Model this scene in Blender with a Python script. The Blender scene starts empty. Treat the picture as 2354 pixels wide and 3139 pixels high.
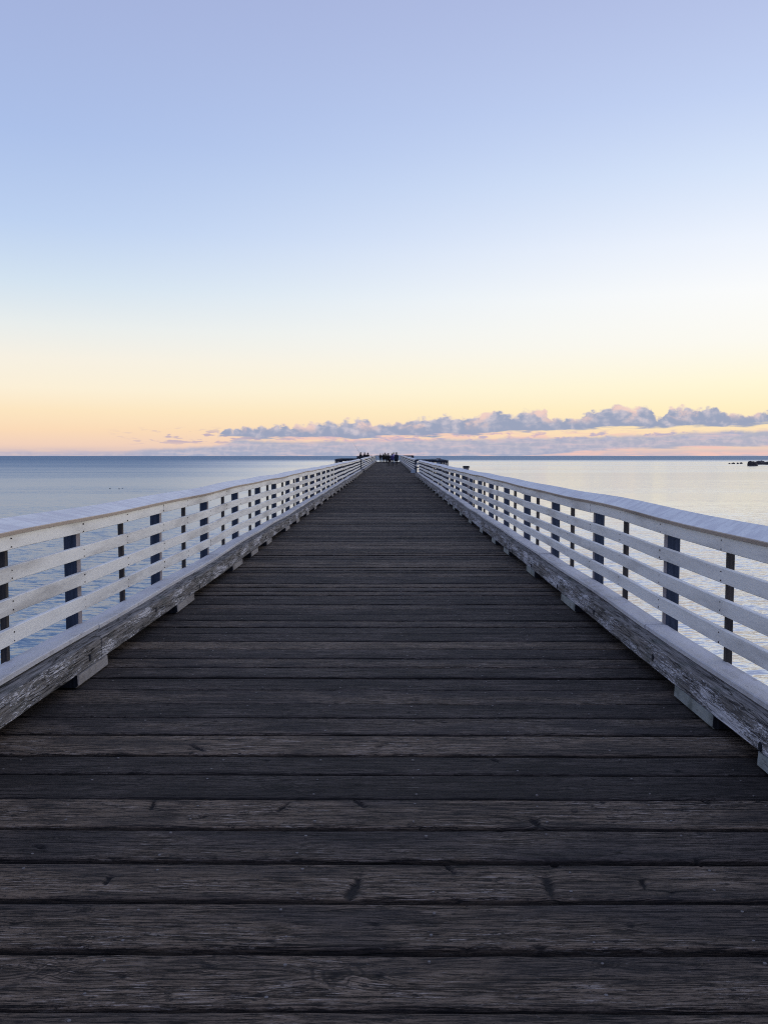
import bpy, bmesh, math, random
import numpy as np
from mathutils import Vector, Matrix
random.seed(7)
rng = np.random.default_rng(7)
R = math.radians
H = 1.54                     # eye height above the planks
EYE_Z = H
SEA_Z = -3.7

sc = bpy.context.scene
col = sc.collection

# ------------------------------------------------------------------ camera
cam_d = bpy.data.cameras.new("camera")
cam = bpy.data.objects.new("camera", cam_d)
col.objects.link(cam)
cam_d.sensor_fit = 'VERTICAL'
cam_d.sensor_height = 24.0
cam_d.lens = 24.0 * 2630 / 3139
cam_d.clip_start = 0.05
cam_d.clip_end = 60000
cam.location = (0, 0, EYE_Z)
cam.rotation_euler = (R(90 - 3.75), 0, R(0.327))
sc.camera = cam
sc.view_settings.view_transform = 'Standard'
sc.view_settings.look = 'None'
sc.view_settings.gamma = 1
sc.view_settings.exposure = 0
sc.render.resolution_x = 767
sc.render.resolution_y = 1024
sc.cycles.max_bounces = 6
sc.cycles.use_denoising = False
sc.cycles.use_adaptive_sampling = False
sc.cycles.filter_width = 1.05


def lin(r, g, b):
    f = lambda c: (c / 255 / 12.92) if c <= 10 else ((c / 255 + 0.055) / 1.055) ** 2.4
    return (f(r), f(g), f(b), 1.0)


# ------------------------------------------------------------------ node helper
class NT:
    def __init__(self, nt):
        self.nt = nt
        self.n = nt.nodes
        self.l = nt.links

    def new(self, t, **k):
        nd = self.n.new(t)
        for a, b in k.items():
            setattr(nd, a, b)
        return nd

    def put(self, sock, v):
        if isinstance(v, bpy.types.NodeSocket):
            self.l.new(v, sock)
        elif v is not None:
            if hasattr(sock, 'default_value') and isinstance(v, (int, float)) and sock.type in ('VECTOR',):
                sock.default_value = (v, v, v)
            else:
                sock.default_value = v

    def m(self, op, a, b=None, c=None, clamp=False):
        nd = self.new('ShaderNodeMath', operation=op, use_clamp=clamp)
        self.put(nd.inputs[0], a)
        if b is not None: self.put(nd.inputs[1], b)
        if c is not None: self.put(nd.inputs[2], c)
        return nd.outputs[0]

    def vm(self, op, a, b=None):
        nd = self.new('ShaderNodeVectorMath', operation=op)
        self.put(nd.inputs[0], a)
        if b is not None: self.put(nd.inputs[1], b)
        return nd.outputs[0]

    def xyz(self, x, y, z):
        nd = self.new('ShaderNodeCombineXYZ')
        for s, v in zip(nd.inputs, (x, y, z)): self.put(s, v)
        return nd.outputs[0]

    def sep(self, v):
        nd = self.new('ShaderNodeSeparateXYZ')
        self.put(nd.inputs[0], v)
        return nd.outputs

    def rng(self, v, a, b, c=0.0, d=1.0, smooth=True):
        nd = self.new('ShaderNodeMapRange', interpolation_type='SMOOTHSTEP' if smooth else 'LINEAR')
        self.put(nd.inputs[0], v)
        for i, q in enumerate((a, b, c, d)): self.put(nd.inputs[i + 1], q)
        return nd.outputs[0]

    def mix(self, f, a, b, blend='MIX'):
        nd = self.new('ShaderNodeMix', data_type='RGBA', blend_type=blend)
        self.put(nd.inputs[0], f)
        self.put(nd.inputs[6], a)
        self.put(nd.inputs[7], b)
        return nd.outputs[2]

    def noise(self, vec, scale=1.0, detail=4.0, rough=0.5, dist=0.0):
        nd = self.new('ShaderNodeTexNoise')
        self.put(nd.inputs['Vector'], vec)
        nd.inputs['Scale'].default_value = scale
        nd.inputs['Detail'].default_value = detail
        nd.inputs['Roughness'].default_value = rough
        nd.inputs['Distortion'].default_value = dist
        return nd.outputs[0]

    def ramp(self, f, stops, interp='LINEAR'):
        nd = self.new('ShaderNodeValToRGB')
        self.put(nd.inputs[0], f)
        cr = nd.color_ramp
        cr.interpolation = interp
        while len(cr.elements) > 1: cr.elements.remove(cr.elements[-1])
        cr.elements[0].position = stops[0][0]
        cr.elements[0].color = stops[0][1]
        for p, c in stops[1:]:
            e = cr.elements.new(p)
            e.color = c
        return nd.outputs[0]

    def curve(self, f, pts):
        nd = self.new('ShaderNodeFloatCurve')
        self.put(nd.inputs[1], f)
        c = nd.mapping.curves[0]
        c.points[0].location = pts[0]
        c.points[1].location = pts[-1]
        for p in pts[1:-1]: c.points.new(*p)
        for p in c.points: p.handle_type = 'AUTO_CLAMPED'
        nd.mapping.update()
        return nd.outputs[0]


# ------------------------------------------------------------------ world
world = bpy.data.worlds.new("World")
sc.world = world
world.use_nodes = True
W = NT(world.node_tree)
W.n.clear()
SUN_EL, SUN_AZ = 4.0, 62.0       # degrees; azimuth measured from +Y to the right

tc = W.new('ShaderNodeTexCoord').outputs['Generated']
dirv = W.vm('NORMALIZE', tc)
dx, dy, dz = W.sep(dirv)
el = W.m('MULTIPLY', W.m('ARCSINE', dz), 57.29578)
az = W.m('MULTIPLY', W.m('ARCTAN2', dx, dy), 57.29578)
elp = W.m('MAXIMUM', el, 0.0)
# non-linear axis: t = el / (el + 12)
tt = W.m('DIVIDE', elp, W.m('ADD', elp, 12.0))
T = lambda e: e / (e + 12.0)
rampL = W.ramp(tt, [(T(e), lin(*c)) for e, c in [
    (0, (206, 188, 192)), (0.7, (240, 208, 188)), (1.6, (250, 218, 184)), (2.8, (252, 229, 193)), (4.2, (251, 239, 215)),
    (6.0, (246, 240, 226)), (8.0, (232, 237, 236)), (10.5, (210, 226, 240)), (14, (187, 208, 240)), (19, (170, 191, 232)),
    (27, (162, 177, 219)), (40, (150, 163, 206)), (60, (142, 156, 200)), (90, (136, 151, 194))]])
rampR = W.ramp(tt, [(T(e), lin(*c)) for e, c in [
    (0, (234, 202, 190)), (0.9, (247, 215, 186)), (1.8, (253, 230, 188)), (3.0, (255, 240, 198)), (4.5, (255, 247, 216)),
    (7.0, (252, 250, 241)), (10, (251, 252, 252)), (13, (238, 244, 254)), (17, (214, 228, 250)), (21, (194, 210, 243)),
    (27, (178, 191, 229)), (40, (160, 174, 214)), (60, (146, 160, 204)), (90, (136, 151, 194))]])
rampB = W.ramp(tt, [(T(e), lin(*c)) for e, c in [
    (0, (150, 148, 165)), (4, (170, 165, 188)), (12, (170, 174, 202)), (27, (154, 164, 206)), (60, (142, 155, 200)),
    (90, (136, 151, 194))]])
fR = W.rng(az, -30, 30)
sky = W.mix(fR, rampL, rampR)
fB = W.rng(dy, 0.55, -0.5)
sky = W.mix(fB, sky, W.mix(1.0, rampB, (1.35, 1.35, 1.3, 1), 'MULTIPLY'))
# brighter low glow around the hidden sun, outside the frame to the right
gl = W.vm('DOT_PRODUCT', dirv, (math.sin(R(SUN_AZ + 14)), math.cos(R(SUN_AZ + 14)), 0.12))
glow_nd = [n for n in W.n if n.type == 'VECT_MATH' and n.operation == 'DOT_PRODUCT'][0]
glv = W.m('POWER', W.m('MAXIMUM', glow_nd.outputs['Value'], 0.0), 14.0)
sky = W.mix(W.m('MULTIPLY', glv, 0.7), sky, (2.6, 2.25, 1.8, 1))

# ---- cloud bank low above the sea -------------------------------------------------
# photograph columns / rows turned into azimuth / elevation once, here:
def AZ(x): return math.degrees(math.atan((x - 1192) / 2630))
def EL(y): return (1398 - y) / 2630 * 57.2958
AX = lambda x: (AZ(x) + 45) / 90
azn = W.m('DIVIDE', W.m('ADD', az, 45.0), 90.0, clamp=True)
pc = W.xyz(az, W.m('MULTIPLY', el, 1.25), 3.7)
nA = W.noise(pc, 0.55, 7, 0.55, 0.25)
nB = W.noise(W.vm('ADD', pc, (40.0, 3.0, 0.0)), 2.2, 6, 0.6, 0.4)
nS = W.noise(W.xyz(W.m('MULTIPLY', az, 0.35), W.m('MULTIPLY', el, 3.0), 9.1), 1.2, 5, 0.55, 0.2)
vor = W.new('ShaderNodeTexVoronoi', feature='SMOOTH_F1')
W.put(vor.inputs['Vector'], W.vm('ADD', pc, W.xyz(W.m('MULTIPLY', nB, 0.5), W.m('MULTIPLY', nA, 0.5), 0.0)))
vor.inputs['Scale'].default_value = 1.9
vor.inputs['Smoothness'].default_value = 0.35
puff = W.m('SUBTRACT', 0.62, vor.outputs['Distance'])

# upper row of puffed clouds
topE = [(-45, 1.0), (AZ(0), 0.3), (AZ(660), 0.5)]
tops = [(690, 1322), (740, 1318), (790, 1308), (850, 1306), (905, 1312), (925, 1303), (985, 1300), (1000, 1296), (1050, 1294),
        (1075, 1290), (1118, 1286), (1136, 1300), (1148, 1312), (1165, 1300), (1240, 1296), (1300, 1284), (1370, 1279), (1425, 1284),
        (1490, 1268), (1530, 1266), (1560, 1276), (1600, 1264), (1665, 1260), (1690, 1290), (1735, 1284), (1765, 1290), (1790, 1272),
        (1830, 1266), (1880, 1252), (1930, 1257), (1970, 1252)]
tops2 = [(1995, 1268), (2012, 1290), (2032, 1276), (2080, 1262), (2135, 1268), (2190, 1262), (2215, 1282), (2255, 1280),
         (2290, 1290), (2310, 1276), (2340, 1270), (2420, 1266), (2600, 1280), (2800, 1260)]
pts = [(0.0, EL(1360) / 4)] + [(AX(x), EL(y) / 4) for x, y in [(0, 1385), (640, 1372), (665, 1345)] + tops[:26]]
ptsb = [(0.0, 0.3), (AX(1700), EL(1288) / 4)] + [(AX(x), EL(y) / 4) for x, y in tops[24:] + tops2] + [(1.0, EL(1280) / 4)]
cA = W.curve(azn, pts + [(AX(1800), EL(1268) / 4), (1.0, EL(1270) / 4)])
cB = W.curve(azn, ptsb)
sel = W.m('GREATER_THAN', az, AZ(1745))
topc = W.m('MULTIPLY', W.m('ADD', W.m('MULTIPLY', cA, W.m('SUBTRACT', 1.0, sel)), W.m('MULTIPLY', cB, sel)), 4.0)
base = W.m('MULTIPLY', W.curve(azn, [(0, EL(1345) / 4), (AX(600), EL(1340) / 4), (AX(900), EL(1343) / 4), (AX(1100), EL(1344) / 4),
                                     (AX(1130), EL(1338) / 4), (AX(1400), EL(1334) / 4), (AX(1750), EL(1317) / 4),
                                     (AX(2000), EL(1314) / 4), (AX(2300), EL(1311) / 4), (AX(2360), EL(1304) / 4), (1, EL(1310) / 4)]), 4.0)
nC = W.noise(W.vm('ADD', pc, (11.0, 7.0, 0.0)), 6.5, 5, 0.6, 0.6)
edge = W.m('ADD', W.m('MULTIPLY', W.m('SUBTRACT', nA, 0.5), 0.55), W.m('MULTIPLY', puff, 0.48))
edge = W.m('ADD', edge, W.m('MULTIPLY', W.m('SUBTRACT', nC, 0.5), 0.22))
edge = W.m('ADD', edge, W.m('MULTIPLY', W.m('SUBTRACT', nB, 0.5), 0.55))
hi = W.m('SUBTRACT', W.m('ADD', topc, edge), W.m('ADD', el, 0.0))
up = W.rng(hi, -0.05, 0.20)
lo = W.rng(W.m('SUBTRACT', el, W.m('ADD', W.m('SUBTRACT', base, 0.07), W.m('MULTIPLY', W.m('SUBTRACT', nS, 0.5), 0.9))), -0.05, 0.12)
dens1 = W.m('MULTIPLY', W.m('MULTIPLY', up, lo), 0.97)
# relief of the puffs: difference of the noise towards the sun
off = (0.30, 0.16, 0.0)
nA2 = W.noise(W.vm('ADD', pc, off), 0.9, 5, 0.55, 0.25)
nA3 = W.noise(pc, 0.9, 5, 0.55, 0.25)
rel = W.m('SUBTRACT', nA3, nA2)
vor2 = W.new('ShaderNodeTexVoronoi', feature='SMOOTH_F1')
W.put(vor2.inputs['Vector'], W.vm('ADD', W.vm('ADD', pc, W.xyz(W.m('MULTIPLY', nB, 0.5), W.m('MULTIPLY', nA, 0.5), 0.0)), (0.16, 0.12, 0.0)))
vor2.inputs['Scale'].default_value = 1.9
vor2.inputs['Smoothness'].default_value = 0.35
relv = W.m('SUBTRACT', vor2.outputs['Distance'], vor.outputs['Distance'])
hgt = W.m('DIVIDE', W.m('SUBTRACT', el, base), 1.3)
lit = W.m('ADD', W.m('MULTIPLY', rel, 3.0), W.m('MULTIPLY', relv, 0.25))
lit = W.m('ADD', lit, W.m('MULTIPLY', hgt, 0.50))
lit = W.m('ADD', lit, W.m('MULTIPLY', W.m('SUBTRACT', nA, 0.5), 0.6))
lit = W.m('ADD', lit, W.m('MULTIPLY', W.m('SUBTRACT', nC, 0.5), 0.25))
lit = W.rng(lit, -0.05, 0.95)
cc = W.mix(lit, lin(150, 161, 188), lin(204, 197, 208))
pinkz = W.m('MULTIPLY', W.rng(nA, 0.47, 0.60), W.rng(hgt, 0.15, 0.6))
cc = W.mix(W.m('MULTIPLY', pinkz, 0.85), cc, lin(244, 208, 196))
cc = W.mix(W.rng(hi, 0.22, 0.0, 0.0, 0.55), cc, lin(226, 204, 208))
# lower, flatter bank sitting on the horizon
top2 = W.m('MULTIPLY', W.curve(azn, [(0, EL(1380) / 4), (AX(300), EL(1384) / 4), (AX(500), EL(1377) / 4), (AX(690), EL(1362) / 4),
                                     (AX(735), EL(1347) / 4), (AX(800), EL(1350) / 4), (AX(950), EL(1352) / 4), (AX(1200), EL(1347) / 4),
                                     (AX(1500), EL(1345) / 4), (AX(1750), EL(1340) / 4), (AX(1950), EL(1335) / 4), (AX(2100), EL(1330) / 4),
                                     (AX(2354), EL(1324) / 4), (1, EL(1330) / 4)]), 4.0)
bot2 = W.m('MULTIPLY', W.curve(azn, [(0, 0.0), (AX(1500), 0.0), (AX(1800), EL(1384) / 4), (AX(2000), EL(1373) / 4),
                                     (AX(2354), EL(1370) / 4), (1, EL(1372) / 4)]), 4.0)
e2 = W.m('ADD', W.m('MULTIPLY', W.m('SUBTRACT', nA, 0.5), 0.45), W.m('MULTIPLY', W.m('SUBTRACT', nB, 0.5), 0.22))
up2 = W.rng(W.m('SUBTRACT', W.m('ADD', top2, e2), el), -0.06, 0.22)
lo2 = W.rng(W.m('SUBTRACT', el, W.m('ADD', bot2, W.m('MULTIPLY', W.m('SUBTRACT', nS, 0.5), 0.4))), -0.10, 0.06)
dens2 = W.m('MULTIPLY', W.m('MULTIPLY', up2, lo2), W.rng(az, -21, -13, 0.35, 0.86))
c2 = W.mix(W.rng(W.m('ADD', nB, W.m('MULTIPLY', W.m('SUBTRACT', nS, 0.5), 1.0)), 0.3, 0.75), lin(158, 169, 196), lin(190, 188, 204))
c2 = W.mix(W.m('MULTIPLY', W.rng(nS, 0.55, 0.72), 0.35), c2, lin(226, 192, 196))
# pink underglow veil between the layers and under the bank
veil = W.m('MULTIPLY', W.m('MULTIPLY', W.rng(el, 1.75, 1.2), W.rng(az, -13, -4)), W.rng(nS, 0.44, 0.6))
sky = W.mix(W.m('MULTIPLY', veil, 0.7), sky, lin(240, 196, 190))
sky = W.mix(W.m('MULTIPLY', W.rng(el, 0.62, 0.0), W.m('MULTIPLY', W.rng(nS, 0.66, 0.42), 0.75)), sky, lin(190, 180, 200))
# scattered small flat clouds on the left
wz = W.m('MULTIPLY', W.rng(az, -19, -13.5), W.rng(az, -3, -8))
wz = W.m('MULTIPLY', wz, W.m('MULTIPLY', W.rng(el, 0.55, 1.0), W.rng(el, 1.95, 1.35)))
wn = W.noise(W.xyz(W.m('MULTIPLY', az, 0.55), W.m('MULTIPLY', el, 2.6), 21.3), 1.5, 4, 0.5, 0.1)
wisp = W.m('MULTIPLY', W.rng(wn, 0.53, 0.60), wz)
sky = W.mix(W.m('MULTIPLY', wisp, 0.85), sky, lin(186, 170, 190))
mid = W.noise(W.xyz(W.m('MULTIPLY', az, 0.9), W.m('MULTIPLY', el, 3.2), 33.0), 1.0, 6, 0.6, 0.3)
midm = W.m('MULTIPLY', W.m('MULTIPLY', W.rng(el, 0.8, 1.05), W.rng(el, 1.75, 1.4)), W.rng(az, -9, -4))
midm = W.m('MULTIPLY', midm, W.rng(W.m('SUBTRACT', mid, W.m('MULTIPLY', W.rng(az, 4, 18), 0.05)), 0.47, 0.56))
sky = W.mix(W.m('MULTIPLY', midm, 0.85), sky, W.mix(W.rng(mid, 0.52, 0.66), lin(222, 188, 194), lin(176, 172, 200)))
sky = W.mix(dens1, sky, cc)
sky = W.mix(dens2, sky, c2)

nish = W.new('ShaderNodeTexSky', sky_type='NISHITA', sun_disc=False)
nish.sun_elevation = R(SUN_EL)
nish.sun_rotation = R(SUN_AZ)
nish.altitude = 0
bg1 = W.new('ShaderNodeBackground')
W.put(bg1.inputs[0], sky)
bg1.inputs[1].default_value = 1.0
wo = W.new('ShaderNodeOutputWorld')
bg2 = W.new('ShaderNodeBackground')
W.put(bg2.inputs[0], nish.outputs[0])
bg2.inputs[1].default_value = 0.0015
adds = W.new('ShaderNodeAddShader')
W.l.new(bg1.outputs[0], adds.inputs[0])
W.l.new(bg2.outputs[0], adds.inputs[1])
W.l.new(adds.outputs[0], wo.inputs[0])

# ------------------------------------------------------------------ sun (already down, very soft)
sd = bpy.data.lights.new("sun", 'SUN')
sd.energy = 0.7
sd.angle = R(14)
sd.color = (1.0, 0.90, 0.80)
sun = bpy.data.objects.new("sun", sd)
col.objects.link(sun)
sv = Vector((math.sin(R(SUN_AZ)) * math.cos(R(SUN_EL)), math.cos(R(SUN_AZ)) * math.cos(R(SUN_EL)), math.sin(R(SUN_EL))))
sun.rotation_euler = sv.to_track_quat('Z', 'Y').to_euler()


# ------------------------------------------------------------------ materials
def mat(name):
    m = bpy.data.materials.new(name)
    m.use_nodes = True
    n = NT(m.node_tree)
    b = m.node_tree.nodes['Principled BSDF']
    return m, n, b


def bump(n, b, h, strength, dist):
    bp = n.new('ShaderNodeBump')
    n.put(bp.inputs['Height'], h)
    bp.inputs['Strength'].default_value = strength
    bp.inputs['Distance'].default_value = dist
    n.l.new(bp.outputs[0], b.inputs['Normal'])


def C(*c): return (c[0], c[1], c[2], 1)


def paint_material(name, colr, dirt, dirt_amt, flake=0.0, longy=True, smear=False):
    m, n, b = mat(name)
    p = n.new('ShaderNodeNewGeometry').outputs['Position']
    x, y, z = n.sep(p)
    ps = n.xyz(n.m('MULTIPLY', x, 6.0), n.m('MULTIPLY', y, 0.9 if longy else 6.0), n.m('MULTIPLY', z, 6.0))
    big = n.noise(ps, 1.0, 5, 0.6)
    fine = n.noise(n.xyz(n.m('MULTIPLY', x, 90.0), n.m('MULTIPLY', y, 14.0), n.m('MULTIPLY', z, 90.0)), 1.0, 4, 0.6)
    spk = n.noise(p, 55.0, 3, 0.7)
    f = n.m('MULTIPLY', n.rng(big, 0.42, 0.75), dirt_amt)
    c = n.mix(f, C(*colr), C(*dirt))
    c = n.mix(n.m('MULTIPLY', n.rng(fine, 0.5, 0.75), 0.30 * dirt_amt), c, C(*dirt))
    c = n.mix(n.m('MULTIPLY', n.rng(spk, 0.63, 0.72), 0.6), c, C(0.14, 0.13, 0.12))
    if smear:
        sm = n.noise(n.xyz(n.m('ADD', n.m('MULTIPLY', x, 3.0), n.m('MULTIPLY', y, 1.4)), n.m('MULTIPLY', n.m('SUBTRACT', y, x), 9.0), 0.0), 1.0, 4, 0.55, 0.2)
        c = n.mix(n.rng(sm, 0.44, 0.60, 0.0, 0.6), c, C(0.50, 0.51, 0.55))
        ck = n.noise(n.xyz(n.m('MULTIPLY', x, 260.0), n.m('MULTIPLY', y, 6.0), 0.0), 1.0, 3, 0.5)
        c = n.mix(n.rng(ck, 0.60, 0.72, 0.0, 0.30), c, C(0.22, 0.22, 0.25))
    if flake:
        fl = n.noise(n.xyz(n.m('MULTIPLY', x, 25.0), n.m('MULTIPLY', y, 5.0), n.m('MULTIPLY', z, 30.0)), 1.0, 6, 0.65)
        c = n.mix(n.rng(fl, 0.62, 0.66, 0.0, flake), c, C(0.10, 0.09, 0.085))
    n.put(b.inputs['Base Color'], c)
    b.inputs['Roughness'].default_value = 0.62
    b.inputs['Specular IOR Level'].default_value = 0.3
    bump(n, b, n.m('ADD', fine, n.m('MULTIPLY', big, 0.5)), 0.5, 0.003)
    return m


M_white = paint_material("weathered_white_paint", (0.765, 0.785, 0.765), (0.38, 0.38, 0.37), 0.8)
M_cap = paint_material("frosted_white_paint", (0.70, 0.73, 0.73), (0.42, 0.44, 0.46), 0.45, smear=True)
M_edge = paint_material("bare_board_edge", (0.46, 0.40, 0.34), (0.20, 0.17, 0.15), 0.6)
M_board = paint_material("kerb_board_paint", (0.54, 0.55, 0.56), (0.26, 0.26, 0.26), 0.7, flake=0.35, smear=True)
M_inner = paint_material("post_inner_paint", (0.25, 0.23, 0.25), (0.12, 0.11, 0.12), 0.7, longy=False)
M_blue = paint_material("pale_blue_paint_and_shade", (0.34, 0.42, 0.50), (0.20, 0.26, 0.32), 0.4, longy=False)


def dark_wood(name, c1, c2):
    m, n, b = mat(name)
    p = n.new('ShaderNodeNewGeometry').outputs['Position']
    x, y, z = n.sep(p)
    f = n.noise(n.xyz(n.m('MULTIPLY', x, 60.0), n.m('MULTIPLY', y, 60.0), n.m('MULTIPLY', z, 5.0)), 1.0, 5, 0.6)
    c = n.mix(n.rng(f, 0.3, 0.7), C(*c1), C(*c2))
    n.put(b.inputs['Base Color'], c)
    b.inputs['Roughness'].default_value = 0.8
    b.inputs['Specular IOR Level'].default_value = 0.2
    bump(n, b, f, 0.6, 0.003)
    return m


M_post = dark_wood("dark_treated_wood", (0.020, 0.031, 0.055), (0.046, 0.062, 0.098))
M_post2 = dark_wood("brown_treated_wood", (0.025, 0.025, 0.028), (0.065, 0.058, 0.055))
M_pile = dark_wood("grey_pile_wood", (0.09, 0.085, 0.10), (0.20, 0.19, 0.21))
M_black = dark_wood("black_stained_wood", (0.010, 0.012, 0.018), (0.025, 0.03, 0.04))

m, n, b = mat("rusty_nail")
b.inputs['Base Color'].default_value = C(0.03, 0.018, 0.012)
b.inputs['Roughness'].default_value = 0.8
M_nail = m
m, n, b = mat("worn_nail_head")
b.inputs['Base Color'].default_value = C(0.13, 0.12, 0.115)
b.inputs['Roughness'].default_value = 0.6
M_nail2 = m


def timber_material(name, side, amt):
    """old timber whose white paint is peeling off its walkway face"""
    m, n, b = mat(name)
    g = n.new('ShaderNodeNewGeometry')
    x, y, z = n.sep(g.outputs['Position'])
    nx, ny, nz = n.sep(g.outputs['True Normal'])
    grain = n.noise(n.xyz(n.m('MULTIPLY', x, 60.0), n.m('MULTIPLY', y, 3.5), n.m('MULTIPLY', z, 70.0)), 1.0, 6, 0.65, 0.3)
    wood = n.mix(n.rng(grain, 0.3, 0.7), C(0.055, 0.052, 0.050), C(0.28, 0.27, 0.26))
    lichen = n.noise(g.outputs['Position'], 5.0, 5, 0.6)
    wood = n.mix(n.rng(lichen, 0.5, 0.7, 0.0, 0.45), wood, C(0.06, 0.08, 0.07))
    patch = n.noise(n.xyz(n.m('MULTIPLY', x, 3.0), n.m('MULTIPLY', y, 1.6), n.m('MULTIPLY', z, 9.0)), 1.0, 3, 0.5)
    fl = n.noise(n.xyz(n.m('MULTIPLY', x, 60.0), n.m('MULTIPLY', y, 17.0), n.m('MULTIPLY', z, 110.0)), 1.0, 8, 0.74, 0.8)
    face = n.m('MULTIPLY', nx, -side)
    bias = n.m('ADD', n.m('MULTIPLY', n.m('MAXIMUM', face, 0.0), 0.16), n.m('MULTIPLY', n.m('SUBTRACT', patch, 0.5), 0.75))
    bias = n.m('SUBTRACT', bias, n.m('MULTIPLY', n.m('MAXIMUM', nz, 0.0), 0.05))
    pm = n.rng(n.m('ADD', fl, bias), 0.64 - amt, 0.71 - amt)
    paint = n.mix(n.rng(grain, 0.35, 0.65), C(0.34, 0.35, 0.37), C(0.66, 0.67, 0.70))
    c = n.mix(pm, wood, paint)
    crk = n.noise(n.xyz(n.m('MULTIPLY', x, 14.0), n.m('MULTIPLY', y, 0.9), n.m('MULTIPLY', z, 26.0)), 1.0, 4, 0.55, 0.35)
    line = n.rng(n.m('ABSOLUTE', n.m('SUBTRACT', crk, 0.5)), 0.018, 0.002)
    c = n.mix(n.m('MULTIPLY', line, 0.85), c, C(0.008, 0.008, 0.010))
    n.put(b.inputs['Base Color'], c)
    b.inputs['Roughness'].default_value = 0.85
    b.inputs['Specular IOR Level'].default_value = 0.2
    hgt = n.m('SUBTRACT', n.m('ADD', n.m('MULTIPLY', grain, 0.7), n.m('MULTIPLY', pm, 0.5)), n.m('MULTIPLY', line, 1.6))
    bump(n, b, hgt, 0.9, 0.006)
    return m


M_timL = timber_material("peeling_timber_paint", -1, -0.02)
M_timR = timber_material("peeling_timber_paint_greyer", 1, -0.01)
M_blockL = paint_material("worn_block_paint", (0.30, 0.29, 0.28), (0.16, 0.15, 0.14), 1.0, flake=0.7, longy=False)
M_blockR = paint_material("mossy_block_paint", (0.27, 0.30, 0.29), (0.11, 0.13, 0.12), 1.0, flake=0.8, longy=False)

# deck planks: colour follows attributes written on the mesh (grain coordinates, plank tone, knots and gouges)
m, n, b = mat("weathered_deck_wood")
M_deck = m
uv = n.new('ShaderNodeAttribute', attribute_name="grain").outputs['Vector']
tone = n.new('ShaderNodeAttribute', attribute_name="tone").outputs['Fac']
mark = n.new('ShaderNodeAttribute', attribute_name="mark").outputs['Fac']
ring = n.new('ShaderNodeAttribute', attribute_name="ring").outputs['Fac']
u, v, w = n.sep(uv)
P = lambda su, sv, o=0.0: n.xyz(n.m('MULTIPLY', u, su), n.m('MULTIPLY', v, sv), n.m('ADD', n.m('MULTIPLY', w, 7.0), o))
g1 = n.noise(P(12.0, 165.0), 1.0, 5, 0.85, 0.05)       # fine grain lines
g2 = n.noise(P(3.6, 52.0, 3.0), 1.0, 6, 0.82, 0.2)    # broad grain
g3 = n.noise(P(1.6, 5.0, 9.0), 1.0, 4, 0.55)          # blotches
g4 = n.noise(P(0.8, 42.0, 15.0), 1.0, 3, 0.5, 0.2)     # splits
g5 = n.noise(P(70.0, 90.0, 21.0), 1.0, 3, 0.6)         # grit
g6 = n.noise(P(9.0, 120.0, 31.0), 1.0, 6, 0.85, 0.1)     # silvered fibres
val = n.m('ADD', n.m('MULTIPLY', g1, 0.75), n.m('MULTIPLY', g2, 0.45))
c = n.mix(n.rng(val, 0.52, 0.68), C(0.003, 0.003, 0.004), C(0.125, 0.110, 0.106))
warm = n.mix(n.rng(val, 0.52, 0.68), C(0.005, 0.004, 0.003), C(0.140, 0.115, 0.090))
c = n.mix(n.rng(n.m('ADD', tone, n.m('MULTIPLY', n.m('SUBTRACT', g3, 0.5), 1.6)), 0.25, 0.85), c, warm)
silver = n.m('MULTIPLY', n.rng(g6, 0.54, 0.62), n.rng(g3, 0.42, 0.60))
c = n.mix(n.m('MULTIPLY', silver, 0.85), c, C(0.30, 0.285, 0.275))
c = n.mix(n.rng(g3, 0.55, 0.38, 0.0, 0.5), c, C(0.014, 0.015, 0.018))
split = n.rng(n.m('ABSOLUTE', n.m('SUBTRACT', g4, 0.55)), 0.016, 0.003)
c = n.mix(n.m('MULTIPLY', split, 0.85), c, C(0.004, 0.004, 0.005))
pit = n.noise(P(20.0, 48.0, 41.0), 1.0, 4, 0.7)
c = n.mix(n.m('MULTIPLY', n.rng(pit, 0.585, 0.64), n.rng(g3, 0.40, 0.60, 0.3, 0.95)), c, C(0.006, 0.006, 0.007))
c = n.mix(n.rng(g5, 0.62, 0.72, 0.0, 0.7), c, C(0.014, 0.014, 0.016))
c = n.mix(n.rng(g5, 0.36, 0.28, 0.0, 0.35), c, C(0.16, 0.16, 0.17))
rg = n.m('MULTIPLY', n.rng(n.m('SINE', n.m('MULTIPLY', ring, 330.0)), -0.2, 0.9), n.rng(ring, 0.058, 0.040))
c = n.mix(n.m('MULTIPLY', rg, 0.8), c, C(0.014, 0.013, 0.013))
c = n.mix(mark, c, C(0.006, 0.006, 0.007))
bright = n.new('ShaderNodeHueSaturation')
bright.inputs['Value'].default_value = 1.0
n.put(bright.inputs['Value'], n.m('ADD', 0.46, n.m('MULTIPLY', tone, 1.12)))
n.put(bright.inputs['Color'], c)
n.put(b.inputs['Base Color'], n.mix(1.0, bright.outputs[0], C(0.98, 0.90, 0.82), 'MULTIPLY'))
b.inputs['Roughness'].default_value = 0.78
b.inputs['Specular IOR Level'].default_value = 0.22
hh = n.m('ADD', n.m('MULTIPLY', g1, 0.45), n.m('ADD', n.m('MULTIPLY', g2, 0.9), n.m('MULTIPLY', g5, 0.20)))
hh = n.m('SUBTRACT', hh, n.m('MULTIPLY', split, 1.2))
hh = n.m('SUBTRACT', hh, n.m('MULTIPLY', rg, 0.3))
bump(n, b, hh, 1.0, 0.008)

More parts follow.
